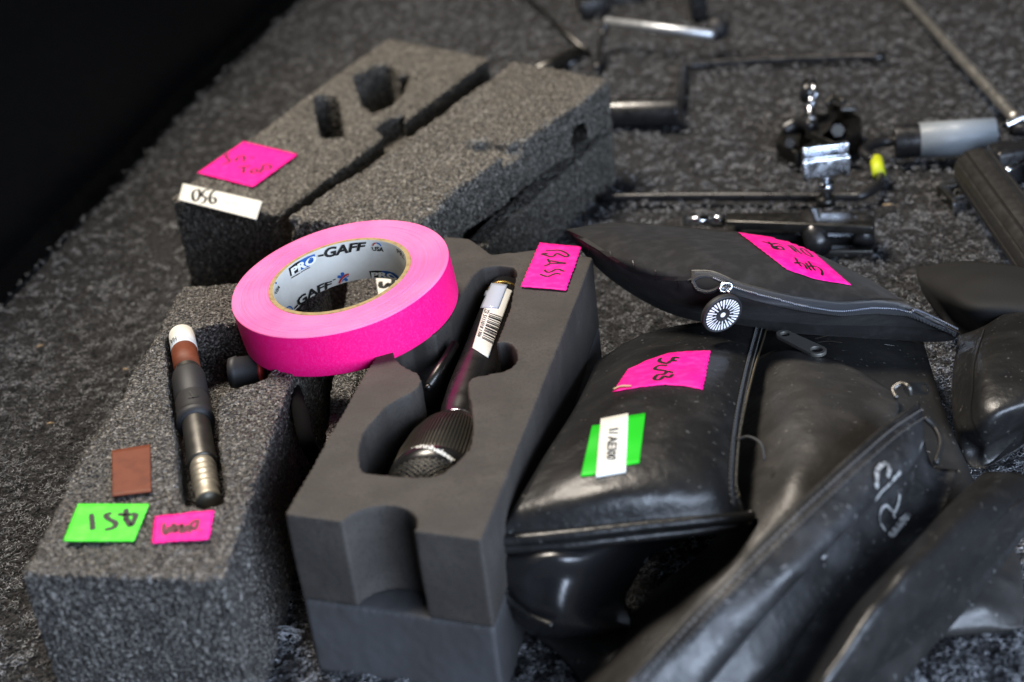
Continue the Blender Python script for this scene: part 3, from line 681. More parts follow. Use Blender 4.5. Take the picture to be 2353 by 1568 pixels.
# smooth curved pouch under the stitched one
t = thing('pouch', W(1750, 1150, 0), 'smooth unmarked black pouch bulging beside the zip of the SN B pouch', 'pouch')
b, S = pouch('pouch_body', t, [[(1722, 830, .048), (1800, 800, .052), (1885, 815, .052), (1970, 850, .052), (2060, 905, .05)],
    [(1700, 930, .046), (1790, 905, .062), (1870, 925, .07), (1960, 945, .068), (2060, 960, .06)],
    [(1690, 1100, .046), (1755, 1080, .062), (1820, 1100, .07), (1890, 1120, .068), (1980, 1110, .06)],
    [(1640, 1240, .036), (1690, 1230, .052), (1740, 1240, .058), (1790, 1255, .056), (1860, 1240, .05)],
    [(1480, 1380, .018), (1550, 1390, .036), (1610, 1395, .042), (1660, 1400, .040), (1740, 1380, .034)],
    [(1290, 1640, .006), (1380, 1640, .024), (1450, 1640, .030), (1510, 1640, .026), (1580, 1640, .02)]], M['leather_soft'], thick=.03, wr=.0016, wr2=.0012)

# glossy pouch peeping out under the pink-labelled one
t = thing('pouch', W(1330, 1330, 0), 'shiny creased pouch corner under the pink and green labelled pouch', 'pouch')
b, S = pouch('pouch_body', t, [[(1125, 1250, .040), (1300, 1225, .046), (1480, 1210, .036), (1660, 1200, .02)],
    [(1140, 1285, .053), (1270, 1268, .063), (1390, 1262, .056), (1520, 1250, .03)],
    [(1143, 1335, .044), (1225, 1335, .050), (1340, 1330, .049), (1460, 1320, .022)],
    [(1150, 1366, .037), (1218, 1388, .040), (1320, 1398, .038), (1440, 1390, .012)],
    [(1175, 1392, .034), (1240, 1428, .033), (1330, 1440, .030), (1500, 1450, .012)]], M['leather_gloss'], thick=.022, wr=.002, wr2=.0035)
seamline('seam', t, [W(1146, 1352, .043), W(1180, 1388, .038), W(1225, 1420, .036), W(1270, 1438, .035)], .0016, M['leather'])
# dark pouch flap lying on the carpet further down
t = thing('pouch', W(1480, 1500, 0), 'dull black pouch in the shadow at the bottom edge, beneath the shiny corner', 'pouch')
pouch('pouch_body', t, [[(1200, 1440, .010), (1330, 1425, .014), (1480, 1400, .014), (1600, 1380, .012)], [(1270, 1490, .010), (1370, 1480, .018), (1500, 1460, .018), (1620, 1450, .014)], [(1330, 1560, .006), (1420, 1560, .014), (1540, 1560, .016), (1650, 1560, .012)], [(1360, 1650, .004), (1450, 1650, .01), (1560, 1650, .01), (1660, 1650, .008)]], M['leather_matt'], thick=.014, zmin=.002)

# lower right pouch
t = thing('pouch', W(2250, 1350, 0), 'creased black pouch lying flat on the carpet in the lower right', 'pouch')
b, S = pouch('pouch_body', t, [[(2040, 1250, .008), (2160, 1200, .010), (2290, 1190, .010), (2345, 1290, .007)], [(2030, 1330, .010), (2150, 1310, .018), (2250, 1300, .018), (2352, 1350, .009)], [(2020, 1400, .010), (2150, 1385, .018), (2260, 1385, .018), (2356, 1400, .008)], [(2010, 1450, .008), (2120, 1455, .012), (2250, 1448, .010), (2350, 1442, .006)]], M['leather_soft'], thick=.014, wr=.0015, wr2=.0022)

# stitched pouch with the chalk letters
t = thing('pouch', W(1950, 1150, 0), 'long black pouch with stitched edge and chalk letters, folded across the heap', 'pouch')
G = [[(2112, 922, .080), (2030, 978, .088), (1945, 1052, .092), (1800, 1185, .090), (1660, 1325, .082), (1530, 1462, .068), (1380, 1640, .050)],
     [(2120, 955, .077), (2068, 1015, .085), (1978, 1095, .089), (1840, 1228, .087), (1708, 1362, .079), (1590, 1490, .065), (1450, 1650, .046)],
     [(2124, 1000, .070), (2090, 1070, .077), (2002, 1152, .081), (1878, 1282, .078), (1764, 1402, .070), (1664, 1522, .056), (1545, 1665, .040)],
     [(2124, 1014, .062), (2094, 1084, .060), (2008, 1166, .058), (1886, 1294, .056), (1774, 1414, .048), (1674, 1534, .036), (1560, 1675, .020)],
     [(2145, 1070, .050), (2120, 1150, .048), (2050, 1235, .050), (1945, 1355, .048), (1862, 1462, .042), (1785, 1562, .032), (1690, 1685, .018)],
     [(2200, 1080, .048), (2170, 1170, .050), (2090, 1270, .052), (1990, 1390, .050), (1920, 1490, .044), (1850, 1580, .034), (1760, 1690, .020)]]
b, S = pouch('pouch_body', t, G, M['leather_worn'], thick=.035, wr=.0012)
sf = mesh_surf([b])
e0 = [(2106, 935), (2035, 985), (1950, 1060), (1808, 1192), (1668, 1332), (1545, 1462), (1455, 1560)]
strokes('seam', t, [e0], sf, 3, M['ink'], off=.0002)
stitches('stitching', t, [(x+10, y+8) for x, y in e0], sf, mat('pale_stitching', (.07, .07, .072), .7), z=.0004, step=.0030, ln=.0020, r=.00035)
stitches('stitching', t, [(x+26, y+18) for x, y in e0], sf, M['thread'], z=.0003, step=.0030, ln=.0020, r=.0003)
cR = cr(.4141, 1721, 919)
cK = cr(.14654, 1981.9, 1034)
strokes('chalk_letter', t, [cK((200, 610), (205, 420), (240, 300), (330, 235), (400, 280), (390, 370), (365, 430))], sf, 8.5, M['chalk'])
strokes('chalk_letter', t, [cK((570, 350), (470, 450), (370, 555), (265, 655), (175, 780))], sf, 6.5, M['chalk'])
strokes('chalk_letter', t, [cK((560, 700), (540, 830), (500, 940), (455, 1000))], sf, 7, M['chalk'])
strokes('chalk_letter', t, [cK((495, 1090), (440, 975), (350, 880), (270, 950), (245, 1090), (280, 1190), (350, 1290))], sf, 6, M['chalk'])
strokes('chalk_letter', t, [cK((430, 1380), (560, 1210), (720, 1020))], sf, 13, M['chalk'])
strokes('scuff', t, [cR((400, 880), (430, 860))], sf, 6, M['chalk'], off=.0002)
strokes('scuff', t, [cR((930, 740), (965, 715))], sf, 6, M['chalk'], off=.0002)
# its zip slider and pull at the top corner
mb = MB(); mb.tube([Vector(p) for p in crom([W(2060, 915, .080), W(2052, 895, .082), W(2072, 882, .084), W(2088, 890, .084), W(2092, 908, .080)], 6)], .0012, 10); sl = mb.build('zip_slider', M['micmetal'], t, True)
pullshape('zip_pull', t, W(2076, 893, .081), (W(2145, 893, .074)-W(2076, 893, .081)).normalized(), (CC-W(2100, 890, .08)).cross(CR).cross(Vector((1, .1, 0))).normalized() if False else Vector((0, -.75, .66)).normalized(), .0175, .0062, .001, M['darkmetal'])
mb = MB(); mb.tube([Vector(p) for p in crom([W(2125, 960, .062), W(2150, 985, .058), W(2162, 1020, .056), W(2150, 1065, .054)], 8)], .0015, 8); mb.build('zip_end', M['leather_matt'], t, True)
stitches('zip_teeth', t, [(2135, 985), (2148, 1010), (2142, 1050)], mesh_surf([b]), mat('brass_teeth', (.2, .15, .06), .4, metal=.8), r=.0004)

# rolled pouch along the lower right
t = thing('pouch', W(2120, 1300, 0), 'rolled black leather pouch running from the right edge down to the bottom', 'pouch')
b, S = pouch('pouch_body', t, [[(2262, 1085, .046), (2190, 1150, .054), (2080, 1265, .057), (1960, 1395, .055), (1870, 1530, .046), (1790, 1680, .032)],
    [(2320, 1085, .052), (2225, 1165, .064), (2112, 1280, .068), (1995, 1410, .065), (1908, 1540, .056), (1825, 1690, .040)],
    [(2380, 1098, .050), (2275, 1182, .059), (2160, 1295, .062), (2040, 1428, .059), (1955, 1552, .049), (1870, 1700, .033)],
    [(2410, 1125, .044), (2305, 1212, .049), (2185, 1322, .050), (2075, 1447, .047), (1990, 1562, .038), (1910, 1700, .024)],
    [(2400, 1160, .036), (2290, 1260, .036), (2180, 1365, .036), (2085, 1470, .034), (2000, 1570, .028), (1925, 1700, .015)]], M['leather'], thick=.03, wr=.0016, wr2=.0012)
seamline('seam', t, [W(2395, 1118, .0475), W(2330, 1165, .0525), W(2260, 1225, .0545), W(2190, 1290, .0555)], .0010, M['leather'])

# pink and green labelled pouch
t = thing('pouch', W(1450, 1000, 0), 'black leather pouch with pink label SN B above a green and white label', 'pouch')
b, S = pouch('pouch_body', t, [[(1372, 828, .052), (1480, 768, .056), (1600, 742, .057), (1700, 738, .054), (1768, 742, .05)],
    [(1325, 930, .070), (1440, 880, .077), (1560, 850, .078), (1660, 850, .075), (1730, 862, .066)],
    [(1250, 1050, .078), (1380, 1010, .084), (1520, 985, .086), (1640, 980, .082), (1702, 985, .071)],
    [(1185, 1160, .076), (1340, 1130, .083), (1500, 1110, .084), (1630, 1105, .080), (1693, 1105, .071)],
    [(1130, 1243, .064), (1300, 1228, .068), (1480, 1208, .069), (1620, 1195, .068), (1714, 1190, .062)]], M['leather'], thick=.010, wr=.0014, wr2=.0008)
seamline('seam', t, [W(1124, 1246, .064), W(1300, 1230, .0685), W(1480, 1210, .0695), W(1620, 1197, .0685), W(1716, 1189, .0625), W(1724, 1184, .062)], .0026, M['leather'])
seamline('seam', t, [W(1138, 1262, .060), W(1300, 1252, .063), W(1480, 1232, .063), W(1600, 1220, .062), W(1694, 1207, .060)], .0026, M['leather'])
sf = mesh_surf([b]); c8 = cr(.3418, 1264, 488); c9 = cr(.4141, 1264, 919)
for dx, mt_, w in ((0, 'thread', 0), (-14, 'thread', 0)):
    stitches('stitching', t, [(1752+dx, 750), (1722+dx, 862), (1698+dx, 980), (1688+dx, 1100), (1694+dx, 1165)], sf, M['thread'], z=.0003)
strokes('zip_tape', t, [[(1741, 748), (1710, 862), (1688, 980), (1679, 1105), (1686, 1165)]], sf, 5, M['zip'], off=.0002)
stitches('zip_teeth', t, [(1764, 748), (1728, 866), (1700, 990), (1690, 1105), (1700, 1150)], sf, mat('brass_zip', (.09, .075, .05), .4, metal=.8), step=.0013, ln=.0007, r=.0007)
s = sticker('pink_sticker', t, c8((525, 1065), (660, 1000), (800, 955), (930, 940), (1078, 938)), c8((425, 1215), (560, 1188), (760, 1165), (900, 1175), (1025, 1198)), sf, M['pinklabel'], ragged=1.6, nv=20)
strokes('writing', s, [c8((868, 992), (838, 984), (822, 1002), (845, 1008), (810, 1010), (790, 1025), (755, 1020), (735, 1008), (748, 988)), c8((790, 1042), (735, 1040), (705, 1062), (745, 1072), (780, 1076)), c8((828, 1090), (790, 1080), (768, 1098), (722, 1104), (702, 1132), (738, 1136), (768, 1112), (800, 1122), (828, 1098))], sf, 4.6, M['ink'])
strokes('label_curl', s, [c8((432, 1205), (480, 1185), (550, 1185))], sf, 8, mat('label_backing', (.5, .35, .25), .6), off=.001)
s = sticker('green_sticker', t, c9((235, 150), (330, 138)), c9((172, 430), (300, 418)), sf, M['darkgreen'])
s = sticker('green_sticker', t, c9((400, 100), (530, 80)), c9((385, 376), (495, 355)), sf, M['darkgreen'])
s = sticker('white_sticker', t, c9((285, 115), (435, 85)), c9((255, 437), (420, 408)), sf, M['white'], thick=.0007)
lettering('writing', s, '1/ AE300', c9((382, 170), (368, 345)), c9((330, 178), (315, 345)), sf, M['ink'], off=.0010, bold=.02)
mb = MB(); mb.tube([Vector(p) for p in crom([W(1694, 1010, .074), W(1720, 1004, .078), W(1748, 1020, .078), W(1757, 1058, .073)], 10)], .0006, 6); mb.build('loose_thread', M['thread'], t, True)

# black fabric pouch with zip and disc charm, on top
t = thing('pouch', W(1750, 650, 0), 'black fabric zip pouch with pink label and round charm, on top of the heap', 'pouch')
b, S = pouch('pouch_body', t, [[(1302, 527, .094), (1420, 512, .088), (1600, 524, .082), (1780, 548, .080), (1960, 622, .070), (2100, 705, .058), (2205, 766, .048)],
    [(1302, 528, .095), (1450, 545, .099), (1620, 570, .102), (1800, 600, .098), (1960, 655, .084), (2095, 715, .067), (2206, 767, .048)],
    [(1303, 529, .095), (1430, 600, .097), (1600, 640, .097), (1780, 680, .091), (1950, 695, .082), (2080, 715, .068), (2206, 767, .048)],
    [(1303, 530, .094), (1410, 620, .086), (1570, 690, .082), (1760, 715, .080), (1940, 728, .072), (2080, 732, .061), (2206, 768, .0475)],
    [(1304, 531, .093), (1400, 628, .076), (1545, 708, .064), (1740, 738, .060), (1935, 750, .055), (2080, 752, .049), (2205, 769, .047)]], M['twill'], thick=.02, wr=.0012, wrs=50, wr2=.0006)
sf = mesh_surf([b])
# gathered side seam
strokes('seam', t, [[(1308, 532), (1360, 562), (1420, 600), (1470, 628), (1530, 640), (1590, 642)]], sf, 6.5, M['ink'], off=.0003)
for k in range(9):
    x = 1350+k*26; y = 556+k*10.5; strokes('crease_shade', t, [[(x, y+2), (x+4, y+16), (x+2, y+26)]], sf, 2, M['ink'], off=.00015) if k % 2 == 0 else None  # shade of the puckers drawn as short black strokes
zp = [(1590, 640), (1640, 643), (1700, 668), (1780, 688), (1850, 702), (1930, 712), (2010, 706), (2085, 712), (2150, 738), (2198, 762)]
sticker('zip_tape', t, [(x, y-15) for x, y in zp], [(x, y+13) for x, y in zp], sf, M['zip'], nu=60, nv=5, thick=.0005)
strokes('seam', t, [[(x, y-16) for x, y in zp]], sf, 2.5, M['ink'], off=.0006)
stitches('zip_teeth', t, zp[1:], sf, M['teeth'], step=.0012, ln=.0006, r=.00075, z=.0008)
hole = [(1594, 648), (1606, 640), (1628, 638), (1650, 644), (1664, 654), (1650, 664), (1628, 670), (1606, 664), (1594, 648)]
hp = [sf(*p)[0]+sf(*p)[1]*.0006 for p in hole]
seamline('zip_lip', t, hp, .0011, M['zip'])
sticker('zip_gap_shade', t, hole[:5], [hole[0], hole[7], hole[6], hole[5], hole[4]], sf, mat('opening_shade', (.002, .002, .002), .9), thick=.0009)  # black patch on the closed surface, painted as the dark inside the zip
c = sf(1671, 664)[0]; n = sf(1671, 664)[1]
k = pxm(c)
mb = MB(); mb.box(c+n*.0015, CR*k*12, (CU*k*6+CF*k*4)*.8, n*.0011); sl = mb.build('zip_slider', M['chrome'], t); bevel(sl, .0007, 3)
mb = MB(); ctr = c+n*.0035; pts = [ctr+(CR*math.cos(q)+ (CU*.8+CR*.3)*math.sin(q))*k*13 for q in np.linspace(0, 2*math.pi, 25)]; mb.tube(pts, .0008, 8, cap=False); mb.build('pull_ring', M['chrome'], t, True)
# charm: black disc with a burst of white rays
cd = c + rayd(1660, 718)*0 ; cpos = W(1661, 720, c.z-.004)
cpos = CC + rayd(1658, 720)*((c-CC).length-.006)
nn = (-rayd(1658, 720)*.70 + (CR*.64-CU*.77)*.71).normalized()
e1 = (CU*1.0+CR*.28); e1 = (e1-nn*e1.dot(nn)).normalized(); e2 = nn.cross(e1).normalized(); RR = 50*k
mb = MB(); vs = []; seg = 64
for z, rr in ((-.0013, .94), (-.0013, 1), (.0013, 1), (.0017, .96), (.0017, .93), (.0013, .90), (.0013, .0001)):
    vs += [cpos+nn*z+(e1*math.cos(2*math.pi*q/seg)+e2*math.sin(2*math.pi*q/seg))*RR*rr for q in range(seg)]
fs = [[i*seg+q, i*seg+(q+1) % seg, (i+1)*seg+(q+1) % seg, (i+1)*seg+q] for i in range(6) for q in range(seg)]+[list(range(seg))]
mb.add(vs, fs); ch = mb.build('charm', M['rubber'], t, True)
mb = MB()
for q in range(32):
    a = 2*math.pi*q/32; dr = e1*math.cos(a)+e2*math.sin(a); dt = -e1*math.sin(a)+e2*math.cos(a); r0 = .36 if q % 2 else .55; r1 = .84; h = nn*.0017
    mb.add([cpos+h+dr*RR*r0-dt*RR*.022, cpos+h+dr*RR*r1-dt*RR*.048, cpos+h+dr*RR*(r1+.02), cpos+h+dr*RR*r1+dt*RR*.048, cpos+h+dr*RR*r0+dt*RR*.022], [[0, 1, 2, 3, 4]])
mb.add([cpos+nn*.0017+(e1*math.cos(2*math.pi*q/20)+e2*math.sin(2*math.pi*q/20))*RR*.13 for q in range(20)], [list(range(20))])
mb.build('ray_emblem', mat('white_print', (.85, .86, .88), .5), ch)
mb = MB(); mb.tube([ctr, cpos+e1*RR*.9], .0011, 8); mb.build('pull_link', M['chrome'], t, True)
s = sticker('pink_sticker', t, c8((1268, 142), (1480, 172), (1700, 215), (1780, 270), (1850, 330), (2022, 495)), c8((1268, 142), (1420, 240), (1500, 320), (1590, 392), (1780, 450), (2022, 495)), sf, M['pinklabel']) if False else \
    sticker('pink_sticker', t, c8((1268, 142), (1480, 172), (1700, 214)), c8((1590, 390), (1780, 455), (2022, 495)), sf, M['pinklabel'], ragged=1.2, nv=24)
cO = cr(.11718, 1688.9, 528.5)
strokes('writing', s, [cO((530, 255), (620, 280), (700, 305), (800, 295), (900, 325)), cO((650, 260), (710, 320), (740, 385)), cO((760, 345), (760, 390), (820, 410), (790, 360), (880, 350), (950, 410), (870, 410), (800, 370)),
    cO((1030, 325), (1100, 380), (1200, 470)), cO((1080, 320), (1180, 400), (1290, 495)), cO((1130, 410), (1210, 420)), cO((1270, 390), (1340, 400), (1420, 460), (1510, 545), (1440, 535), (1350, 480), (1270, 400)),
    cO((1170, 570), (1220, 660), (1290, 745)), cO((1150, 680), (1260, 670), (1350, 710), (1405, 800)), cO((1375, 670), (1430, 750), (1485, 825)), cO((1425, 640), (1490, 730), (1560, 825)), cO((1440, 740), (1560, 740), (1660, 790), (1700, 850), (1695, 920))], sf, 3.2, M['ink'])

# soft black pouches at the right edge
t = thing('pouch', W(2260, 680, 0), 'soft dull black cloth pouch at the right edge, below the ribbed grip', 'pouch')
pouch('pouch_body', t, [[(2104, 615, .018), (2200, 600, .028), (2300, 606, .034), (2440, 625, .034)], [(2110, 640, .030), (2190, 638, .046), (2300, 640, .054), (2440, 660, .054)], [(2150, 685, .034), (2220, 705, .050), (2320, 710, .054), (2440, 720, .054)], [(2190, 735, .024), (2250, 765, .028), (2330, 780, .030), (2440, 790, .03)]], M['drape'] if False else mat('soft_black_cloth', (.009, .009, .0092), .75, spec=.3, bumps=(('noise', 500, .2, .0005),)), thick=.03, wr=.002, wrs=35)
t = thing('pouch', W(2290, 900, 0), 'black leather pouch cut by the right edge, with a shiny rounded lower end', 'pouch')
b, S = pouch('pouch_body', t, [[(2203, 772, .040), (2260, 750, .046), (2330, 712, .052), (2450, 690, .052)], [(2190, 850, .038), (2250, 840, .056), (2330, 820, .060), (2450, 800, .06)], [(2188, 930, .036), (2250, 930, .054), (2330, 905, .060), (2450, 880, .06)], [(2200, 990, .034), (2256, 985, .046), (2330, 955, .052), (2450, 925, .052)], [(2248, 1030, .026), (2275, 1025, .030), (2340, 992, .034), (2450, 960, .034)]], M['leather'], thick=.03, wr=.0012)
sf = mesh_surf([b]); strokes('seam', t, [[(2262, 758), (2240, 830), (2236, 900), (2232, 960), (2252, 1012)]], sf, 4, M['ink'], off=.0002)

# ================================================================== HARDWARE at the back
def rodp(mb, pts, rpx, seg=14, per=6):
    P3 = [W(*p) for p in pts]; r = rpx*pxm(P3[len(P3)//2]); mb.tube([Vector(p) for p in (crom(P3, per) if len(P3) > 2 else P3)], r, seg); return r
# bent rod with black handle
t = thing('bent_rod', W(1620, 200, 0), 'black bent rod with a thick black sleeve, behind the torn foam block', 'bent rod')
mb = MB(); rodp(mb, [(2034, 132, .008), (1900, 134, .008), (1750, 140, .008), (1600, 150, .008), (1572, 158, .008), (1566, 190, .008), (1560, 232, .010), (1545, 258, .014)], 11); mb.build('shaft', M['blackmetal'], t, True)
mb = MB(); rodp(mb, [(1562, 258, .017), (1390, 262, .017)], 34, 28); o = mb.build('sleeve', M['blackmetal'], t, True); bevel(o, .001)
# silver rod with ball knob
t = thing('bent_rod', W(1520, 90, 0), 'silver rod with a round black knob, at the top of the picture', 'bent rod')
mb = MB(); rodp(mb, [(1392, 50, .035), (1640, 80, .03)], 10.5); mb.build('shaft', mat('satin_steel', (.75, .78, .82), .5, metal=.9, rvary=(150, .42, .58)), t, True)
mb = MB(); rodp(mb, [(1393, 51, .035), (1382, 90, .02), (1372, 160, .008)], 8); mb.build('leg', M['blackmetal'], t, True)
mb = MB(); c = W(1648, 66, .03); k = pxm(c); mb.tube([c+CR*math.cos(q)*-28*k for q in np.linspace(0, math.pi, 13)], [max(.0003, 28*k*math.sin(q)) for q in np.linspace(0, math.pi, 13)], 20); mb.build('knob', M['rubber'], t, True)
t = thing('bracket', W(1610, 0, 0), 'upright black bar at the top edge behind the round knob', 'bracket')
mb = MB(); c = W(1612, 40, .01); k = pxm(c); mb.box(c+Vector((0, .02, .03)), (18*k, 0, 0), (0, .01, 0), (0, 0, .035)); bevel(mb.build('bar', M['blackmetal'], t), .001)
t = thing('clamp', W(1400, 0, 0), 'black clamp jaws cut off by the top edge of the picture', 'clamp')
mb = MB(); c = W(1360, 10, .012); k = pxm(c)
mb.box(c, (32*k, .002, 0), (0, .03, 0), (0, 0, .012)); mb.box(c+CR*85*k+Vector((0, .04, 0)), (60*k, 0, 0), (0, .02, 0), (0, 0, .012)); bevel(mb.build('jaw', M['blackmetal'], t), .003)
# thin rods at upper left
t = thing('thin_rod', W(1280, 60, 0), 'thin dark rod lying diagonally behind the foam blocks', 'rod')
mb = MB(); rodp(mb, [(1195, -20, .008), (1345, 118, .008)], 6.5); mb.build('shaft', M['darkmetal'], t, True)
t = thing('tube', W(1285, 140, 0), 'short dark tube touching the thin diagonal rod', 'tube')
mb = MB(); rodp(mb, [(1225, 172, .012), (1332, 122, .012)], 17, 24); o = mb.build('tube_body', M['darkmetal'], t, True)
mb = MB(); rodp(mb, [(1300, 150, .007), (1350, 128, .007)], 14, 16); mb.build('end_plug', M['blackmetal'], t, True)
# long ribbed rod top right
t = thing('ribbed_rod', W(2220, 150, 0), 'long ribbed dark rod running diagonally to a chrome hinge in the top right', 'rod')
P0 = W(2070, -15, .012); P1 = W(2335, 275, .03); k = pxm(P0.lerp(P1, .5)); pts = []; rr = []
for i in range(61):
    pts.append(P0.lerp(P1, i/60)); rr.append(11*k*(1.3 if (i > 28 and i % 6 == 0) else 1))
mb = MB(); mb.tube(pts, rr, 16); mb.build('shaft', mat('worn_steel', (.5, .49, .46), .42, metal=.95, rvary=(150, .36, .5)), t, True)
c = W(2345, 272, .036); k = pxm(c); ca_ = (CR*.9+CU*.42).normalized()
mb = MB(); mb.box(c, ca_*42*k, ca_.cross(CF).normalized()*7*k, CF*.006); bevel(mb.build('hinge_plate', M['chrome'], t), .0015)
mb = MB(); mb.tube([c+CU*-24*k-CR*22*k, c-CU*30*k+CR*60*k], 16*k, 18); mb.build('hinge_barrel', M['blackmetal'], t, True)
mb = MB(); mb.tube([c+CU*-44*k+CR*8*k, c-CU*34*k+CR*40*k], 9*k, 14); mb.build('hinge_pin', M['chrome'], t, True)
# grey taped cylinder with bent rod, yellow tape, long rod
t = thing('bent_rod', W(2050, 400, 0), 'bent black rod with yellow tape band and grey taped cylinder', 'bent rod')
mb = MB(); rodp(mb, [(1380, 455, .008), (1600, 452, .008), (1800, 452, .009), (1940, 452, .009), (1985, 448, .010), (2018, 425, .012), (2022, 395, .014), (2010, 372, .018)], 11); mb.build('shaft', M['blackmetal'], t, True)
mb = MB(); rodp(mb, [(2010, 372, .018), (1985, 352, .020), (2000, 336, .021), (2030, 326, .021), (2070, 325, .021)], 13); mb.build('elbow', M['blackmetal'], t, True)
mb = MB(); rodp(mb, [(2020, 402, .0145), (2014, 368, .0185)], 15, 18); mb.build('yellow_band', M['yellow'], t, True)
mb = MB(); rodp(mb, [(2055, 326, .022), (2292, 312, .022)], 39, 32); o = mb.build('cylinder', M['blackmetal'], t, True); bevel(o, .001)
mb = MB(); a = W(2112, 323, .022); b2 = W(2286, 312, .022); mb.tube([a, b2], 41*pxm(a), 32); mb.build('grey_band', M['grey'], t, True)
# drum clamp (upper)
t = thing('clamp', W(1880, 300, 0), 'black claw clamp with upright chrome wing screw, right of centre at the back', 'clamp')
mb = MB(); c = W(1880, 300, .015); k = pxm(c)
hx = Vector((k, 0, 0))
def plate(mb, pts, z0, z1):
    n = len(pts); vs = [W(x, y, z1) for x, y in pts]; lo = [Vector((v.x, v.y, z0)) for v in vs]
    mb.add(lo+vs, [list(range(n))[::-1], [n+i for i in range(n)]]+[[i, (i+1) % n, n+(i+1) % n, n+i] for i in range(n)])
plate(mb, [(1782, 322), (1830, 352), (1870, 330), (1905, 300), (1900, 262), (1850, 258), (1800, 290)], .0, .018)
plate(mb, [(1850, 300), (1920, 330), (1975, 300), (1980, 270), (1940, 245), (1905, 232), (1895, 262)], .0, .024)
bevel(mb.build('jaw', M['blackmetal'], t), .002)
bevel(mb.build('hinge', M['darkmetal'], t), .001)
mb = MB(); mb.box(W(1948, 252, .030), CR*18*k, CU*5*k, CF*.004); bevel(mb.build('hinge', M['darkmetal'], t), .001)
mb = MB(); rodp(mb, [(1800, 300, .020), (1835, 282, .026), (1868, 290, .028)], 15, 16); mb.build('lever', M['blackmetal'], t, True)
mb = MB(); mb.tube([W(1925, 300, .02), W(1925, 300, .034)], 15*k, 6); mb.build('bolt', M['darkmetal'], t)
mb = MB(); mb.tube([W(1815, 330, .017), W(1815, 330, .023)], 11*k, 6); mb.build('bolt', M['darkmetal'], t)
mb = MB(); rodp(mb, [(1900, 240, .030), (1915, 225, .034), (1940, 235, .034)], 7, 12); mb.build('latch', M['darkmetal'], t, True)
mb = MB(); mb.tube([W(1866, 302, .02), W(1862, 252, .035), W(1858, 222, .042)], [15*k, 11*k, 9*k], 18); mb.build('screw', M['chrome'], t, True)
mb = MB(); mb.tube([W(1858, 225, .043), W(1856, 190, .052)], [20*k, 15*k], 18); mb.build('wing_nut', M['blackmetal'], t, True)
mb = MB(); mb.tube([W(1874, 222, .046), W(1866, 180, .056)], 7*k, 10); mb.tube([W(1866, 240, .04), W(1862, 212, .044)], 9*k, 10); mb.build('wing', M['chrome'], t, True)
# lower clamp with chrome wing nut
t = thing('clamp', W(1850, 520, 0), 'long black channel clamp with chrome wing nut, behind the fabric pouch', 'clamp')
k = pxm(W(1900, 450, .03)); up = Vector((0, 0, 1))
b0 = W(1898, 470, .012); b1 = Vector((b0.x, b0.y, .030))
mb = MB(); mb.tube([b0, b0.lerp(b1, .35), b0.lerp(b1, .36), b1], [24*k, 22*k, 13*k, 13*k], 24); mb.build('post', M['darkmetal'], t, True)
mb = MB(); mb.tube([b0+up*.012, b0+up*.018], 20*k, 24); mb.tube([b0+up*.016, b0+up*.026], 12*k, 20); mb.build('stem', M['chrome'], t, True)
cw = b0+up*.031
mb = MB()
def wing(mb, c, hw, hh, dep):
    n = 9; vs = []
    for f in (-1, 1):
        for i in range(n):
            u = i/(n-1)*2-1; vs.append(c+Vector((u*hw, f*dep+abs(u)**2*-.002, hh*(.92+.08*u*u)))); 
            vs.append(c+Vector((u*hw*.97, f*dep+abs(u)**2*-.002, -hh*(.8+.12*math.cos(u*6)))))
    fs = []
    for i in range(n-1):
        a, b, c2, d2 = 2*i, 2*i+1, 2*i+3, 2*i+2; fs.append([a, b, c2, d2]); fs.append([2*n+a, 2*n+d2, 2*n+c2, 2*n+b]); fs.append([a, d2, 2*n+d2, 2*n+a]); fs.append([b, 2*n+b, 2*n+c2, c2])
    fs += [[0, 2*n, 2*n+1, 1], [2*(n-1), 2*(n-1)+1, 2*n+2*(n-1)+1, 2*n+2*(n-1)]]
    mb.add(vs, fs)
wing(mb, cw+Vector((-.001, -.004, 0)), 56*k, 27*k, .0028)
wing(mb, cw+Vector((.002, .010, .006)), 55*k, 26*k, .0028)
mb.box(cw+Vector((0, .003, -.002)), (16*k, 0, 0), (0, .009, 0), (0, 0, .006))
bevel(mb.build('wing_nut', M['chrome'], t), .0012, 3)
mb = MB(); plate(mb, [(1668, 488), (1990, 488), (2008, 500), (2008, 520), (1668, 508)], .020, .027); plate(mb, [(1668, 545), (2000, 560), (2008, 575), (1668, 575)], .0, .008); plate(mb, [(1668, 488), (1690, 488), (1690, 560), (1668, 560)], 0, .024)
bevel(mb.build('channel', M['darkmetal'], t), .0015)
mb = MB(); plate(mb, [(1690, 505), (2000, 515), (2000, 545), (1690, 540)], .0, .012); mb.build('channel_floor', M['blackmetal'], t)
mb = MB(); a = W(1858, 500, .024); mb.tube([a, a-Vector((0, .001, .0))-Vector((0, .03, .012))], 28*k, 22); mb.tube([W(1985, 505, .024), W(1985, 560, .012)], 24*k, 22); mb.build('collar', M['blackmetal'], t, True)
mb = MB(); mb.tube([W(1572, 507, .014), W(1635, 507, .014)], 12*k, 18); mb.tube([W(1636, 507, .014), W(1668, 507, .014)], 16*k, 6); mb.build('stud', M['chrome'], t, True)
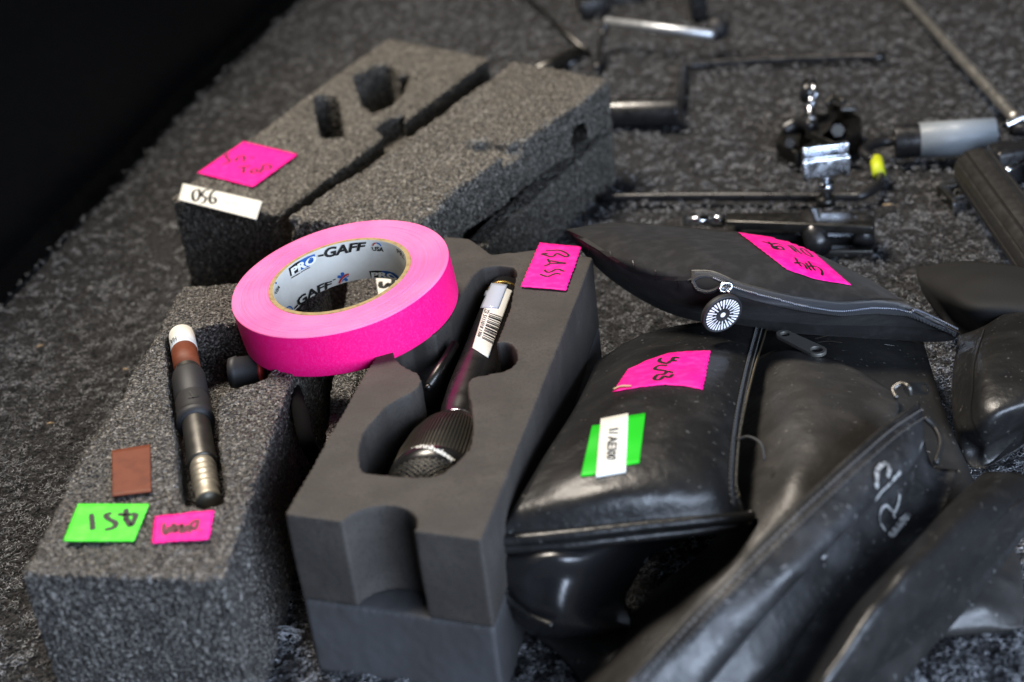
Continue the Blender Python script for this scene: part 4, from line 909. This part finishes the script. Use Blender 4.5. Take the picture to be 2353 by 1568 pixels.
# ribbed grip
t = thing('ribbed_grip', W(2300, 520, 0), 'thick black ribbed grip at the right edge', 'grip')
P0 = W(2240, 385, .035); P1 = W(2425, 640, .035); k = pxm(P0.lerp(P1, .4)); ax = (P1-P0).normalized(); a_ = ax.cross(Vector((0, 0, 1))).normalized(); b_ = ax.cross(a_)
vs = []; seg = 96; prof = [(0, .25), (.0, .86), (.02, .98), (.05, 1), (.9, 1), (1, .95), (1, .2)]
for tt, s_ in prof:
    for q in range(seg):
        an = 2*math.pi*q/seg; rr = 56*k*s_*(1-.07*(1 if (q % 8) < 1 else 0)); vs.append(P0.lerp(P1, tt)+(a_*math.cos(an)+b_*math.sin(an))*rr)
mb = MB(); mb.add(vs, [[i*seg+q, i*seg+(q+1) % seg, (i+1)*seg+(q+1) % seg, (i+1)*seg+q] for i in range(len(prof)-1) for q in range(seg)]); mb.build('grip_sleeve', mat('grip_plastic', (.022, .021, .02), .38, spec=.5, bumps=(('noise', 300, .3, .001),), rvary=(120, .3, .5)), t, False)
mb = MB(); mb.tube([P0-ax*.004, P0+ax*.004], 44*k, 24); mb.build('end_cap', M['blackmetal'], t, True)
t = thing('clamp', W(2320, 370, 0), 'black clamp body behind the ribbed grip at the right edge', 'clamp')
mb = MB(); c = W(2330, 385, .02); mb.box(c+Vector((.01, .015, 0)), (80*k, .005, 0), (0, .014, 0), (0, 0, .014)); mb.box(c+Vector((.02, -.006, 0)), (40*k, 0, 0), (0, .014, 0), (0, 0, .010)); bevel(mb.build('clamp_body', M['blackmetal'], t), .004)
mb = MB(); mb.tube([W(2300, 400, .03), W(2350, 372, .034)], 8*k, 12); mb.build('screw', M['chrome'], t, True)
t = thing('bracket', W(2185, 430, 0), 'small black slotted bracket on the carpet left of the ribbed grip', 'bracket')
mb = MB(); plate(mb, [(2152, 425), (2166, 415), (2205, 458), (2190, 462)], 0, .01); plate(mb, [(2166, 415), (2205, 412), (2218, 420), (2176, 426)], 0, .01); plate(mb, [(2205, 412), (2230, 450), (2222, 455), (2200, 420)], 0, .01); bevel(mb.build('frame', M['darkmetal'], t), .001)
mb = MB(); plate(mb, [(2188, 455), (2216, 447), (2220, 456), (2192, 466)], 0, .013); bevel(mb.build('edge_plate', M['chrome'], t), .0008)

# crumbs and lint on the carpet
def crumb(x, y, a, L, label):
    c = W(x, y, .004); mb = MB(); d = Vector((math.cos(a), math.sin(a), .05))*L; mb.tube([c-d, c-d*.2+Vector((0, 0, .0004)), c+d], [.0005, .0009, .0004], 6)
    tag(mb.build('straw_chip', M['straw'], None, True), label, 'straw chip', 'straw chips on the carpet')
crumb(2046, 472, -.6, .006, 'tan straw chip on the carpet right of the channel clamp')
crumb(92, 796, .5, .0028, 'straw chip on the carpet nearest the black drape')
crumb(289, 850, -.2, .0022, 'straw chip on the carpet just left of the slim microphone foam')
crumb(116, 974, 0, .0024, 'straw chip on the left carpet, lowest of those left of the foam')
mb = MB(); c = W(665, 1462, .006); random.seed(5)
for k in range(7):
    a0 = random.uniform(0, 6); rr = random.uniform(.0022, .0042); ce = c+Vector((random.uniform(-.004, .004), random.uniform(-.002, .002), random.uniform(-.002, .003)))
    mb.tube([ce+Vector((math.cos(a0+q)*rr*1.3, math.sin(a0+q)*rr*.5, math.sin(a0*2+q)*rr*.7)) for q in np.linspace(0, 5.2, 22)], .00016, 5)
tag(mb.build('lint_curl', M['lint'], None, True), 'curl of pale lint on the carpet between the two front foam blocks', 'lint')
